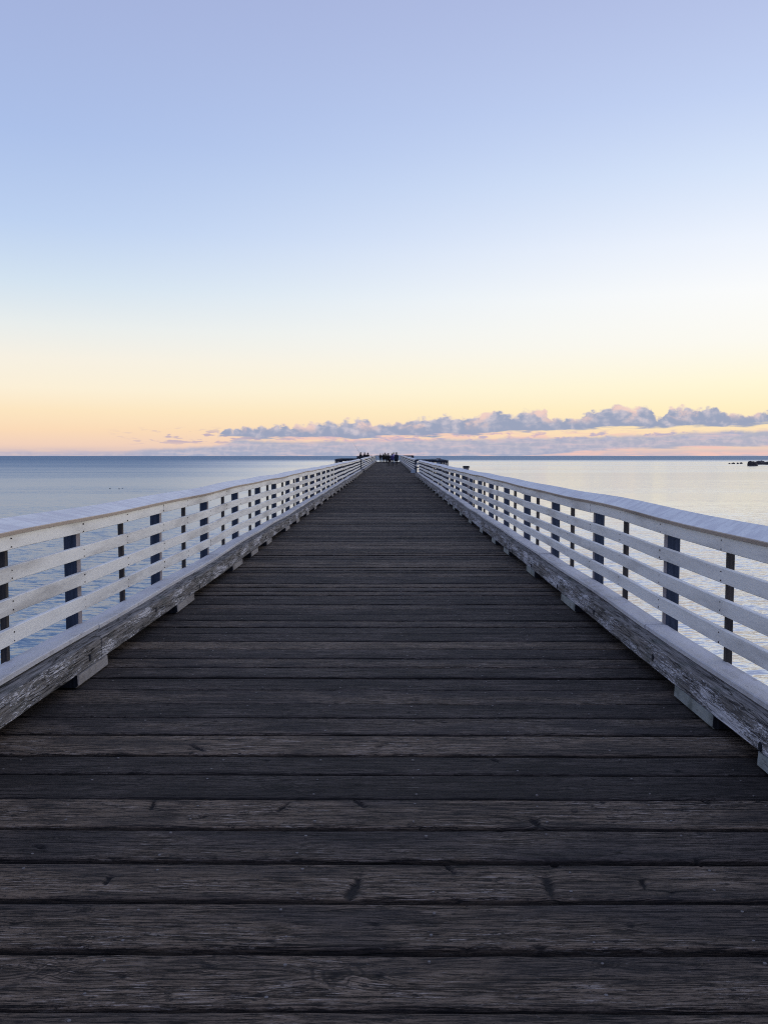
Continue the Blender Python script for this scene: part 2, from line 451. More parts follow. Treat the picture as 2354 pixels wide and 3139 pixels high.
# sea
m, n, b = mat("sea_water")
M_sea = m
pos = n.new('ShaderNodeNewGeometry').outputs['Position']
x, y, z = n.sep(pos)
wv = lambda sx, sy, det, dist=0.3, rough=0.5, o=0.0: n.noise(n.xyz(n.m('MULTIPLY', x, sx), n.m('MULTIPLY', y, sy), o), 1.0, det, rough, dist)
swell = wv(0.05, 0.16, 3)
rip1 = wv(0.40, 1.25, 4, 0.6)
rip2 = wv(1.6, 4.6, 4, 0.8, 0.6, 4.0)
wind = wv(0.0016, 0.012, 4, 0.4, 0.55, 8.0)
far = n.rng(y, 350, 1500)                  # wind-ruffled water out at sea, calmer water inshore
leftw = n.rng(n.m('ARCTAN2', x, y), -0.02, -0.30)
ruffle = n.m('ADD', 0.5, n.m('MULTIPLY', n.rng(wind, 0.42, 0.60), 0.7))
amp = n.m('ADD', n.m('MULTIPLY', ruffle, n.m('ADD', 0.55, n.m('MULTIPLY', leftw, 0.55))), n.m('ADD', n.m('MULTIPLY', far, 0.8), n.rng(y, 110, 25, -0.25, 1.0)))
hsum = n.m('ADD', n.m('MULTIPLY', swell, 0.30), n.m('ADD', n.m('MULTIPLY', rip1, 0.125), n.m('MULTIPLY', rip2, 0.035)))
def slope(sx, sy, det, rough, o):
    nd = n.new('ShaderNodeTexNoise')
    n.put(nd.inputs['Vector'], n.xyz(n.m('MULTIPLY', x, sx), n.m('MULTIPLY', y, sy), o))
    nd.inputs['Scale'].default_value = 1.0
    nd.inputs['Detail'].default_value = det
    nd.inputs['Roughness'].default_value = rough
    nd.inputs['Distortion'].default_value = 0.5
    return n.vm('SUBTRACT', nd.outputs['Color'], (0.5, 0.5, 0.5))
s1 = slope(0.06, 0.20, 3, 0.5, 1.0)
s2 = slope(0.8, 2.8, 4, 0.65, 5.0)
s3 = slope(3.0, 8.0, 5, 0.7, 9.0)
sm = n.vm('ADD', n.vm('MULTIPLY', s1, (0.10, 0.20, 0.0)), n.vm('ADD', n.vm('MULTIPLY', s2, (0.22, 0.80, 0.0)), n.vm('MULTIPLY', s3, (0.30, 1.0, 0.0))))
sc_ = n.new('ShaderNodeVectorMath', operation='SCALE')
n.put(sc_.inputs[0], sm)
n.put(sc_.inputs['Scale'], amp)
nv = n.vm('NORMALIZE', n.vm('ADD', sc_.outputs[0], (0.0, 0.0, 1.0)))
n.put(b.inputs['Normal'], nv)
calm = n.m('MULTIPLY', n.m('SUBTRACT', 1.0, leftw), n.rng(y, 1300, 650))  # right-hand area whose bright sky sheen is painted into base colour and metallic
n.put(b.inputs['Base Color'], n.mix(calm, C(0.014, 0.135, 0.235), C(0.66, 0.67, 0.66)))
n.put(b.inputs['Metallic'], n.m('MULTIPLY', calm, 0.60))
offl = n.m('MULTIPLY', leftw, n.m('ADD', n.m('MULTIPLY', n.rng(y, 90, 500), 0.13), n.m('MULTIPLY', n.rng(y, 250, 1500), 0.30)))
offr = n.m('MULTIPLY', n.m('SUBTRACT', 1.0, leftw), n.m('MULTIPLY', n.rng(y, 700, 1300), 0.38))
n.put(b.inputs['Roughness'], n.m('ADD', n.m('ADD', n.m('ADD', 0.15, n.m('MULTIPLY', leftw, 0.12)), n.m('ADD', offl, offr)), n.m('MULTIPLY', n.rng(wind, 0.44, 0.60), n.rng(y, 40, 300, 0.02, 0.07))))
b.inputs['IOR'].default_value = 2.4

m, n, b = mat("dark_wet_rock")
M_rock = m
f = n.noise(n.new('ShaderNodeNewGeometry').outputs['Position'], 1.6, 5, 0.6)
n.put(b.inputs['Base Color'], n.mix(n.rng(f, 0.35, 0.7), C(0.012, 0.010, 0.012), C(0.05, 0.042, 0.04)))
b.inputs['Roughness'].default_value = 0.8
bump(n, b, f, 0.8, 0.15)


def cloth(name, c, r=0.9):
    m, n, b = mat(name)
    f = n.noise(n.new('ShaderNodeNewGeometry').outputs['Position'], 25.0, 3, 0.6)
    n.put(b.inputs['Base Color'], n.mix(f, C(*[q * 0.7 for q in c]), C(*[q * 1.3 for q in c])))
    b.inputs['Roughness'].default_value = r
    b.inputs['Specular IOR Level'].default_value = 0.15
    return m


M_skin = cloth("skin", (0.30, 0.18, 0.13), 0.6)
M_hair = cloth("dark_hair", (0.015, 0.012, 0.01))
M_cblack = cloth("black_cloth", (0.012, 0.012, 0.014))
M_cnavy = cloth("navy_cloth", (0.014, 0.018, 0.035))
M_colive = cloth("olive_cloth", (0.030, 0.032, 0.022))
M_cgrey = cloth("pale_olive_cloth", (0.24, 0.23, 0.17))
M_cviolet = cloth("violet_cloth", (0.05, 0.045, 0.16))
M_clilac = cloth("lilac_cloth", (0.42, 0.36, 0.60))
M_cjean = cloth("light_blue_denim", (0.13, 0.30, 0.50))
M_cred = cloth("dark_red_leather", (0.035, 0.010, 0.014))
M_cshoe = cloth("pale_shoe", (0.38, 0.34, 0.34))


# ------------------------------------------------------------------ object helpers
def tag(o, label=None, cat=None, group=None, kind=None):
    if label: o['label'] = label
    if cat: o['category'] = cat
    if group: o['group'] = group
    if kind: o['kind'] = kind
    return o


def empty(name, loc=(0, 0, 0)):
    o = bpy.data.objects.new(name, None)
    o.empty_display_size = 0.2
    col.objects.link(o)
    o.location = loc
    return o


def obj(name, bm, mats, parent=None, smooth=False):
    """link a bmesh as one object; vertices are given in world space, the origin moves to the parent's"""
    me = bpy.data.meshes.new(name)
    bmesh.ops.recalc_face_normals(bm, faces=bm.faces)
    if parent is not None:
        bmesh.ops.translate(bm, verts=bm.verts, vec=-Vector(parent.location))
    bm.to_mesh(me)
    bm.free()
    for q in (mats if isinstance(mats, (list, tuple)) else [mats]): me.materials.append(q)
    if smooth:
        for p in me.polygons: p.use_smooth = True
    o = bpy.data.objects.new(name, me)
    col.objects.link(o)
    if parent is not None: o.parent = parent
    return o


_RD = [0, 4, 7, 13, 20, 35, 44.5, 60, 80, 95, 130]
_RZ = [0, 0.001, 0.008, 0.014, 0.026, 0.068, 0.105, 0.17, 0.26, 0.33, 0.49]


def rise(y):
    d = y / H
    if d <= 0: return 0.0
    return float(np.interp(d, _RD, _RZ)) * H


def hash1(*k):
    return random.Random(str(k)).random() * 2 - 1


def ring_faces(bm, rings, mi=None, cap=True, capmi=None):
    """rings: list of equal length vertex rings -> tube; mi(k) gives material index of side k"""
    vs = [[bm.verts.new(p) for p in r] for r in rings]
    nn = len(vs[0])
    for a, c in zip(vs[:-1], vs[1:]):
        for k in range(nn):
            f = bm.faces.new((a[k], a[(k + 1) % nn], c[(k + 1) % nn], c[k]))
            if mi: f.material_index = mi(k)
    if cap:
        for r in (vs[0], vs[-1]):
            f = bm.faces.new(r)
            if capmi is not None: f.material_index = capmi
    return vs


def chamfer_rect(a0, a1, b0, b1, c):
    return [(a0 + c, b0), (a1 - c, b0), (a1, b0 + c), (a1, b1 - c), (a1 - c, b1), (a0 + c, b1), (a0, b1 - c), (a0, b0 + c)]


def box(bm, x0, x1, y0, y1, z0, z1, c=0.004, mi=0, skew=None):
    """upright chamfered box"""
    s = chamfer_rect(x0, x1, y0, y1, c)
    rings = []
    for zz, ins in ((z0, c), (z0 + c, 0), (z1 - c, 0), (z1, c)):
        cx, cy = (x0 + x1) / 2, (y0 + y1) / 2
        kx, ky = 1 - 2 * ins / (x1 - x0), 1 - 2 * ins / (y1 - y0)
        ox, oy = (skew(zz) if skew else (0, 0))
        rings.append([Vector((cx + (p[0] - cx) * kx + ox, cy + (p[1] - cy) * ky + oy, zz)) for p in s])
    ring_faces(bm, rings, (lambda k: mi), True, mi)


def bar(bm, p0, p1, wx, wz, mi=0, c=0.003):
    """box between two points"""
    p0, p1 = Vector(p0), Vector(p1)
    d = (p1 - p0).normalized()
    upv = Vector((0, 0, 1)) if abs(d.z) < 0.95 else Vector((0, 1, 0))
    s = d.cross(upv).normalized()
    t = s.cross(d).normalized()
    sec = chamfer_rect(-wx / 2, wx / 2, -wz / 2, wz / 2, c)
    ring_faces(bm, [[q + s * a + t * b_ for a, b_ in sec] for q in (p0, p1)], lambda k: mi, True, mi)


# ------------------------------------------------------------------ sea
bm = bmesh.new()
S = 30000
rad = [0, 30, 80, 200, 500, 1200, 3000, 8000, S]
sea_rings = []
ctr = bm.verts.new((0, 60, SEA_Z))
prev = None
NS = 64
for r_ in rad[1:]:
    cur = [bm.verts.new((r_ * math.sin(2 * math.pi * k / NS), 60 + r_ * math.cos(2 * math.pi * k / NS), SEA_Z)) for k in range(NS)]
    for k in range(NS):
        if prev is None: bm.faces.new((ctr, cur[k], cur[(k + 1) % NS]))
        else: bm.faces.new((prev[k], cur[k], cur[(k + 1) % NS], prev[(k + 1) % NS]))
    prev = cur
sea = obj("water", bm, M_sea)
tag(sea, "calm pale sea with fine ripples and a darker blue band at the horizon", "sea", kind="structure")

# ------------------------------------------------------------------ pier deck
XL, XR = -1.52 * H, 1.37 * H
Y_END = 96.5 * H
pier = empty("pier_deck", (0, 0, 0))
tag(pier, "long pier deck of dark weathered cross planks running out to sea", "pier deck")


def pix(px, py):
    """point on the planks seen at a column/row of the 1659-wide view of the photo"""
    a = R(3.77) + math.atan((py - 1106) / 1853.6)
    d = 1 / math.tan(a)
    return ((px - 840) / 1853.6 * (d * math.cos(R(3.77)) + math.sin(R(3.77))) * H, d * H)


# (column, row, half length mm, half width mm, angle deg, kind)   kind g = gouge, k = knot, h = hole
MARKS = [(768, 1917, 46, 15, 62, 'g'), (1186, 1915, 36, 12, -76, 'g'), (1388, 1908, 22, 9, -75, 'g'), (230, 1906, 34, 7, 50, 'g'),
         (1192, 1862, 34, 12, -38, 'g'), (968, 1872, 32, 6, -40, 'g'), (330, 1741, 16, 8, 30, 'g'), (778, 1737, 22, 11, -30, 'g'),
         (185, 1966, 20, 12, 0, 'k'), (105, 2098, 34, 20, 25, 'k'), (728, 2105, 52, 26, 8, 'k'), (812, 1996, 18, 10, 0, 'h'),
         (1362, 1998, 14, 10, 10, 'h'), (1306, 2081, 26, 14, 0, 'k'), (610, 1702, 60, 24, -5, 'k'), (1156, 1775, 18, 15, 0, 'h'),
         (175, 2030, 30, 10, 0, 'k'), (500, 2060, 34, 9, 5, 'k'), (265, 2110, 14, 8, 0, 'h'), (820, 2105, 14, 8, 0, 'h'),
         (1080, 1792, 20, 9, 0, 'h'), (430, 1618, 30, 13, 10, 'k'), (820, 1612, 16, 9, 0, 'h'), (45, 1634, 22, 10, 0, 'h'),
         (500, 1530, 30, 10, 0, 'k'), (1240, 1752, 15, 8, 0, 'h'), (680, 1712, 40, 14, 12, 'k'), (140, 1810, 30, 12, 0, 'k'),
         (1530, 1720, 26, 12, 0, 'k'), (300, 1665, 22, 10, 0, 'k'), (1120, 1690, 24, 10, 0, 'k'), (1010, 2055, 20, 8, 0, 'h'),
         (1450, 1930, 12, 6, 0, 'h'), (560, 2150, 16, 7, 0, 'h'), (960, 1560, 20, 8, 0, 'h'), (1500, 2080, 20, 9, 0, 'k')]
marks = []
for px, py, a, b_, ang, kd in MARKS:
    if kd == 'g': continue
    mx, my = pix(px, py)
    marks.append((mx, my, a / 850, b_ / 700, R(ang), kd))
for x0, y0, x1, y1, wd in [(752, 1944, 778, 1896, .020), (1178, 1892, 1191, 1938, .017), (1384, 1898, 1392, 1921, .011), (224, 1916, 238, 1895, .008),
                           (1178, 1858, 1206, 1872, .014), (955, 1862, 984, 1886, .008), (332, 1735, 326, 1750, .010), (762, 1728, 788, 1744, .012),
                           (600, 1752, 622, 1738, .009), (1148, 1766, 1166, 1784, .016), (430, 1768, 446, 1762, .010), (1500, 1856, 1512, 1868, .008),
                           (72, 1828, 96, 1834, .009), (1062, 1636, 1076, 1644, .012), (412, 1610, 440, 1622, .014), (1512, 1728, 1530, 1735, .012)]:
    a0, a1 = pix(x0, y0), pix(x1, y1)
    dx_, dy_ = a1[0] - a0[0], a1[1] - a0[1]
    marks.append(((a0[0] + a1[0]) / 2, (a0[1] + a1[1]) / 2, math.hypot(dx_, dy_) / 2 + .006, wd, math.atan2(dy_, dx_), 'g'))
for _ in range(330):
    my = random.uniform(0.2, 4) if random.random() < .3 else random.uniform(4, 22)
    marks.append((random.uniform(XL, XR), my, random.uniform(.010, .030), random.uniform(.006, .014), random.uniform(-.2, .2), random.choice('kkhh')))

edges = [-3.0 + .19 * i for i in range(24)]
edges = [e for e in edges if e < 1.2] + [1.297, 1.4866, 1.675, 1.865, 2.054, 2.249, 2.439, 2.635, 2.814, 3.02, 3.222, 3.406, 3.606, 3.80]
while edges[-1] * H < Y_END: edges.append(edges[-1] + .1905 + random.uniform(-.012, .012))

V, F, GR, TN, MK, RG = [], [], [], [], [], []
base_i = 0


def snoise(x, seed, f0=0.6, n_=5):
    rr = np.random.default_rng(seed)
    o = np.zeros_like(x)
    for i in range(n_):
        f = f0 * 2.1 ** i
        o += np.sin(x * f * 6.28 * rr.uniform(.8, 1.2) + rr.uniform(0, 6.28)) / (1.35 ** i)
    return o / 2.2


nail_spots = []
for i in range(len(edges) - 1):
    y0, y1 = edges[i] * H, edges[i + 1] * H
    yc, wd = (y0 + y1) / 2, (y1 - y0)
    gap = 0.026 + 0.006 * hash1('g', i)
    near = 0.9 < y0 < 5.6
    mid = -3 < y0 < 22
    nx = int((XR - XL) / (0.009 if near else 0.06 if mid else 0.8))
    ny = 34 if near else 8 if mid else 3
    X = np.linspace(XL, XR, nx + 1)
    t = np.linspace(-1, 1, ny + 1)
    if not near and mid: t = np.array([-1, -.97, -.9, -.45, 0, .45, .9, .97, 1])
    if near: t = np.concatenate([[-1, -.985, -.96], np.linspace(-.93, .93, ny - 5), [.96, .985, 1]])
    ny = len(t) - 1
    tn = 0.5 + 0.5 * hash1('t', i)
    if random.random() < .12: tn = 1.25
    if random.random() < .12: tn = .05
    tilt, lift = hash1('ti', i) * .0048, hash1('l', i) * .0022
    e0 = snoise(X, i * 3 + 1) * (.0028 if mid else .002)
    e1 = snoise(X, i * 3 + 2) * (.0028 if mid else .002)
    hw = (wd - gap) / 2
    XX, TT = np.meshgrid(X, t, indexing='ij')
    YY = yc + TT * hw + np.where(TT < 0, e0[:, None] * -TT, e1[:, None] * TT)
    cup = hash1('c', i) * .0025
    ZZ = lift + tilt * TT + cup * (TT ** 2) - .0075 * np.clip((np.abs(TT) - .90) / .10, 0, 1) ** 2
    ZZ += snoise(X, i * 3 + 3, .15, 3)[:, None] * .0018
    mk = np.zeros_like(XX)
    mk += np.clip((np.abs(TT) - .975) / .02, 0, 1) * .6
    rg_ = np.full_like(XX, 0.2)
    gv = (TT * hw).copy()
    if near or mid:
        gv += (snoise(XX + TT * .1, i + 900, .12, 3)) * .012
        for (mx, my, a, b_, ang, kd) in marks:
            if not (y0 - .03 < my < y1 + .03): continue
            ca, sa = math.cos(ang), math.sin(ang)
            du = (XX - mx) * ca + (YY - my) * sa
            dv = -(XX - mx) * sa + (YY - my) * ca
            q = np.sqrt((du / a) ** 2 + (dv / b_) ** 2)
            wob = 1 + .18 * np.sin(np.arctan2(dv, du) * 3 + mx * 40) + .12 * np.sin(np.arctan2(dv, du) * 7 + my * 60)
            q = q / wob
            if kd == 'g':
                tp = 1.0 - .45 * np.clip(du / a, -1, 1) * (1 if (mx * 100) % 2 > 1 else -1)
                q = np.sqrt((du / a) ** 2 + (dv / (b_ * tp * (1 + .25 * np.sin(du * 160 + mx * 9)))) ** 2)
                s_ = np.clip(1.25 - q, 0, 1)
                mk = np.maximum(mk, np.clip(s_ * 2.2, 0, 1) * .95)
                ZZ -= np.clip(s_ * 1.5, 0, 1) * .009
                gv += np.sign(YY - my) * .008 * np.exp(-(q / 2.5) ** 2)
            elif kd == 'h':
                mk = np.maximum(mk, np.clip((1.2 - q) * 1.8, 0, 1) * .9)
                ZZ -= np.clip(1.2 - q, 0, 1) * .004
                gv += np.sign(YY - my) * b_ * .9 * np.exp(-(q / 2.2) ** 2)
            else:
                mk = np.maximum(mk, np.clip((.7 - q) * 2.5, 0, 1) * .85)
                ZZ += np.exp(-(q / 1.2) ** 2) * .002
                gv += np.sign(YY - my) * b_ * 1.1 * np.exp(-(np.sqrt((du / (a * 2.6)) ** 2 + (dv / (b_ * 2)) ** 2)) ** 2)
                rg_ = np.minimum(rg_, np.where(q < 1.6, q * .034, .2))
    rz = np.array([rise(yy) for yy in (y0, y1)])
    ZZ = ZZ + np.interp(YY, [y0, y1], rz)
    # rows: bottom edge, top grid, bottom edge
    rows_y = np.concatenate([YY[:, :1], YY, YY[:, -1:]], 1)
    rows_z = np.concatenate([ZZ[:, :1] - .036, ZZ, ZZ[:, -1:] - .036], 1)
    rows_m = np.concatenate([mk[:, :1] * 0 + .95, mk, mk[:, -1:] * 0 + .95], 1)
    rows_r = np.concatenate([rg_[:, :1], rg_, rg_[:, -1:]], 1)
    rows_g = np.concatenate([gv[:, :1] - .04, gv, gv[:, -1:] + .04], 1)
    nr = ny + 3
    XXX = np.repeat(X[:, None], nr, 1)
    V.append(np.stack([XXX, rows_y, rows_z], -1).reshape(-1, 3))
    GR.append(np.stack([XXX + i * 3.7, rows_g, np.full_like(XXX, i * 1.37)], -1).reshape(-1, 3))
    TN.append(np.full(XXX.size, tn))
    MK.append(rows_m.reshape(-1))
    RG.append(rows_r.reshape(-1))
    a_ = np.arange(nx)[:, None] * nr + np.arange(nr - 1)[None, :] + base_i
    F.append(np.stack([a_, a_ + nr, a_ + nr + 1, a_ + 1], -1).reshape(-1, 4))
    # end caps
    base_i += XXX.size
    if y0 < 15 and y0 > .5:
        for sx in (-1.22, -.9, -.56, -.22, .085, .42, .76, 1.08):
            for tt_ in (-.62, .6):
                if random.random() < .82:
                    nxp = sx * H + random.uniform(-.03, .03)
                    nail_spots.append((nxp, yc + tt_ * hw + random.uniform(-.02, .02), lift + cup * .36 + rise(yc)))
V = np.concatenate(V); F = np.concatenate(F)
me = bpy.data.meshes.new("deck_planks")
me.vertices.add(len(V)); me.vertices.foreach_set('co', V.astype(np.float32).ravel())
me.loops.add(F.size); me.loops.foreach_set('vertex_index', F.astype(np.int32).ravel())
me.polygons.add(len(F)); me.polygons.foreach_set('loop_start', np.arange(0, F.size, 4, dtype=np.int32))
me.polygons.foreach_set('loop_total', np.full(len(F), 4, dtype=np.int32))
me.update(calc_edges=True)
a = me.attributes.new('grain', 'FLOAT_VECTOR', 'POINT'); a.data.foreach_set('vector', np.concatenate(GR).astype(np.float32).ravel())
for nm, arr in (('tone', TN), ('mark', MK), ('ring', RG)):
    a = me.attributes.new(nm, 'FLOAT', 'POINT'); a.data.foreach_set('value', np.concatenate(arr).astype(np.float32))
me.polygons.foreach_set('use_smooth', np.ones(len(F), dtype=bool))
me.materials.append(M_deck)
dk = bpy.data.objects.new("deck_planks", me)
col.objects.link(dk)
dk.parent = pier
del V, F, GR, TN, MK, RG

bm = bmesh.new()
for nxp, nyp, nz in nail_spots:
    r_ = random.uniform(.0045, .0065) * (1 + max(0, nyp - 4) * .05)
    a0 = random.random() * 6
    top = [Vector((nxp + r_ * math.cos(a0 + k * 1.047), nyp + r_ * math.sin(a0 + k * 1.047), nz + .0035)) for k in range(6)]
    low = [p - Vector((0, 0, .012)) for p in top]
    ring_faces(bm, [low, top])
nl = obj("nail_heads", bm, M_nail2, pier)
nl['kind'] = 'stuff'


def stations(y0, y1, step):
    k = max(1, int(round((y1 - y0) / step)))
    return [y0 + (y1 - y0) * i / k for i in range(k + 1)]


for sx in (-1.30, -.56, .09, .76, 1.2):
    bm = bmesh.new()
    rings = []
    for yy in stations(-4, Y_END, 6):
        zz = rise(yy) - .042
        rings.append([Vector((sx * H + dx_, yy, zz + dz_)) for dx_, dz_ in ((-.05, 0), (.05, 0), (.05, -.28), (-.05, -.28))])
    ring_faces(bm, rings)
    obj("stringer", bm, M_pile, pier)
for k in range(20):
    yy = 6 + k * 7.5
    bm = bmesh.new()
    bar(bm, (XL, yy, rise(yy) - .48), (XR, yy, rise(yy) - .48), .28, .30)
    obj("cross_beam", bm, M_pile, pier)
    for sx in (-1.0, 1.0):
        bm = bmesh.new()
        r_ = .15
        rings = [[Vector((sx * H + r_ * q * math.cos(j * math.pi / 6), yy + r_ * q * math.sin(j * math.pi / 6), zz)) for j in range(12)]
                 for zz, q in ((rise(yy) - .64, .9), (-2, 1), (SEA_Z - 2.5, 1.1))]
        ring_faces(bm, rings)
        obj("pile", bm, M_pile, pier, True)

# ------------------------------------------------------------------ kerbs and railings
SIDE = {-1: dict(tin=1.333, bin=1.402, bout=1.498), 1: dict(tin=1.177, bin=1.2456, bout=1.341)}
BAY = 1.465 * H
Y0P = {-1: 4.10 * H, 1: 4.112 * H}


def wobx(s, y): return H * (.0035 * math.sin(y * .55 + s) + .0025 * math.sin(y * 1.31 + 2 * s))
def wobz(s, y): return H * (.0040 * math.sin(y * .71 + s * 2.2) + .0035 * math.sin(y * 1.7 + s))


def fade(y): return 1.0


def line_mesh(name, parent, side, xa, xb, za, zb, joints, y0, y1, mats, mi=None, c=0.004, gapj=.004, nails=None, key=0,
              tilt=None, step=BAY / 2, capmi=0, sag=.006):
    """one horizontal run of boards: butt joints at the given stations, slight misfit from board to board"""
    bm = bmesh.new()
    js = [y0] + [j for j in joints if y0 + .3 < j < y1 - .3] + [y1]
    for q, (a, b_) in enumerate(zip(js[:-1], js[1:])):
        ox, oz = hash1(key, q, 'x') * .0035, hash1(key, q, 'z') * .004
        ends = (hash1(key, q, 'e0') * .003, hash1(key, q, 'e1') * .003)
        rings = []
        ss = stations(a + gapj / 2, b_ - gapj / 2, step)
        for r_, yy in enumerate(ss):
            fr = (yy - a) / (b_ - a)
            sg = hash1(key, q, 's') * sag * math.sin(math.pi * fr)
            dz_ = oz + rise(yy) + wobz(side, yy) + ends[0] * (1 - fr) + ends[1] * fr + sg
            dx_ = wobx(side, yy) + ox
            if tilt:
                p0, p1, th = tilt
                d = Vector((p1[0] - p0[0], p1[1] - p0[1])).normalized()
                nrm = Vector((-d[1], d[0]))
                if nrm[1] < 0: nrm = -nrm
                L = math.hypot(p1[0] - p0[0], p1[1] - p0[1])
                sec = [(p0[0] + d[0] * u_ + nrm[0] * v_, p0[1] + d[1] * u_ + nrm[1] * v_) for u_, v_ in chamfer_rect(0, L, -th, 0, c)]
            else:
                sec = chamfer_rect(xa, xb, za, zb, c)
            rings.append([Vector((side * (px_ + dx_), yy, pz_ + dz_)) for px_, pz_ in sec])
        ring_faces(bm, rings, mi, True, capmi)
    if nails:
        for (yy, zlist, nmi) in nails:
            for zz in zlist:
                cx_, cy_, cz_ = side * (xa + wobx(side, yy) - .0045), yy, zz + rise(yy) + wobz(side, yy)
                rr = random.uniform(.0024, .0042)
                st = random.uniform(1.0, 3.0)
                r0 = [Vector((cx_, cy_ + rr * math.cos(k * 1.047), cz_ + rr * math.sin(k * 1.047) * (st if math.sin(k * 1.047) < 0 else 1))) for k in range(6)]
                r1 = [p + Vector((side * .012, 0, 0)) for p in r0]
                ring_faces(bm, [r0, r1], lambda k: nmi, True, nmi)
    return obj(name, bm, mats, parent)


def make_railing(side, y0, y1, label, posts=True, tag_y=None, white_near=False):
    s = SIDE[side]
    root = empty("pier_railing", (side * s['bout'] * H, y0, rise(y0)))
    tag(root, label, "railing", "white railings along the pier walkway")
    bo = s['bout'] * H
    ri, ro = bo - .038, bo - .004          # rail boards, screwed to the inner faces of the posts
    n0 = math.ceil((y0 - Y0P[side]) / BAY - .01)
    wide = []
    k = n0
    while Y0P[side] + k * BAY < y1 - .05:
        wide.append((k, Y0P[side] + k * BAY)); k += 1
    wpost = [(q, yy) for q, yy in wide if yy > y0 + .2]
    for yy in (y0 + .06, y1 - .12): wpost.append((999, yy))
    for q, yy in wpost:
        bm = bmesh.new()
        w_, d_ = .094, .088
        zt = .70 * H + rise(yy) - .01 + wobz(side, yy)
        lean = hash1(side, q, yy, 'ln') * .006
        x0 = bo + wobx(side, yy)
        xs = sorted((side * x0, side * (x0 + w_)))
        box(bm, xs[0], xs[1], yy, yy + d_, rise(yy) - .30, zt, .004, 0, skew=lambda z_: (lean * (z_ - rise(yy)), 0))
        for f in bm.faces:
            f.normal_update()
        bmesh.ops.recalc_face_normals(bm, faces=bm.faces)
        for f in bm.faces:
            if f.normal.x * -side > .9: f.material_index = 1
            if white_near and abs(f.normal.y) > .9: f.material_index = 2
        obj("post", bm, [M_post, M_inner, M_blue], root)
    nudge = {-1: -.052, 0: -.012, 1: -.06, 2: .02, 3: .06} if side < 0 else {}
    ks = [yy + BAY / 2 + nudge.get(q, 0) * H + (0 if q in nudge else hash1(side, yy, 'h') * .03) for q, yy in [(n0 - 1, Y0P[side] + (n0 - 1) * BAY)] + wide]
    for yy in ks:
        if not (y0 + .25 < yy < y1 - .25): continue
        bm = bmesh.new()
        zt = .665 * H + rise(yy) + wobz(side, yy)
        lean = hash1(side, yy, 'l2') * .03
        x0 = bo + wobx(side, yy) - .002
        xs = sorted((side * x0, side * (x0 + .040)))
        box(bm, xs[0], xs[1], yy, yy + .040, rise(yy) - .15, zt, .003, 0,
            skew=lambda z_: (0, lean * (z_ - rise(yy))))
        obj("baluster", bm, [M_post2], root)
    def J(par, off): return [Y0P[side] + (j + off) * BAY + .047 for j in range(-6, 80) if j % par == 0]
    cross = [yy + .045 for q, yy in wide] + [yy + .02 for yy in ks if y0 + .25 < yy < y1 - .25]
    cross = [c_ for c_ in cross if c_ < 22]
    for li, (z0, z1, nm, jt) in enumerate(((.623, .684, "top_fascia", J(4, 1) if side < 0 else J(2, 1)), (.498, .559, "rail_board", J(3, 0)),
                                     (.373, .437, "rail_board", J(3, 1)), (.250, .315, "rail_board", J(2, 0)))):
        nails = [(c_ + random.uniform(-.008, .008), (H * (z0 + .014 + random.uniform(-.004, .004)), H * (z1 - .014)), 1) for c_ in cross]
        line_mesh(nm, root, side, ri, ro, z0 * H, z1 * H, jt, y0, y1, [M_white, M_nail], lambda k: 0, .004, nails=nails, key=(side, li, y0 > 10))
    # sloping cap board
    ci = (1.300 - 1.341) * H + bo
    line_mesh("cap_board", root, side, 0, 0, 0, 0, J(4, 1) if side < 0 else J(2, 1), y0 - .05, y1 + .05, [M_cap, M_edge],
              lambda k: 1 if k in (6, 5, 7) else 0, .004, key=(side, 'cap', y0 > 10),
              tilt=((ci, .700 * H), (ci + .118 * H, .738 * H), .030), step=BAY / 4, sag=.008)
    return root


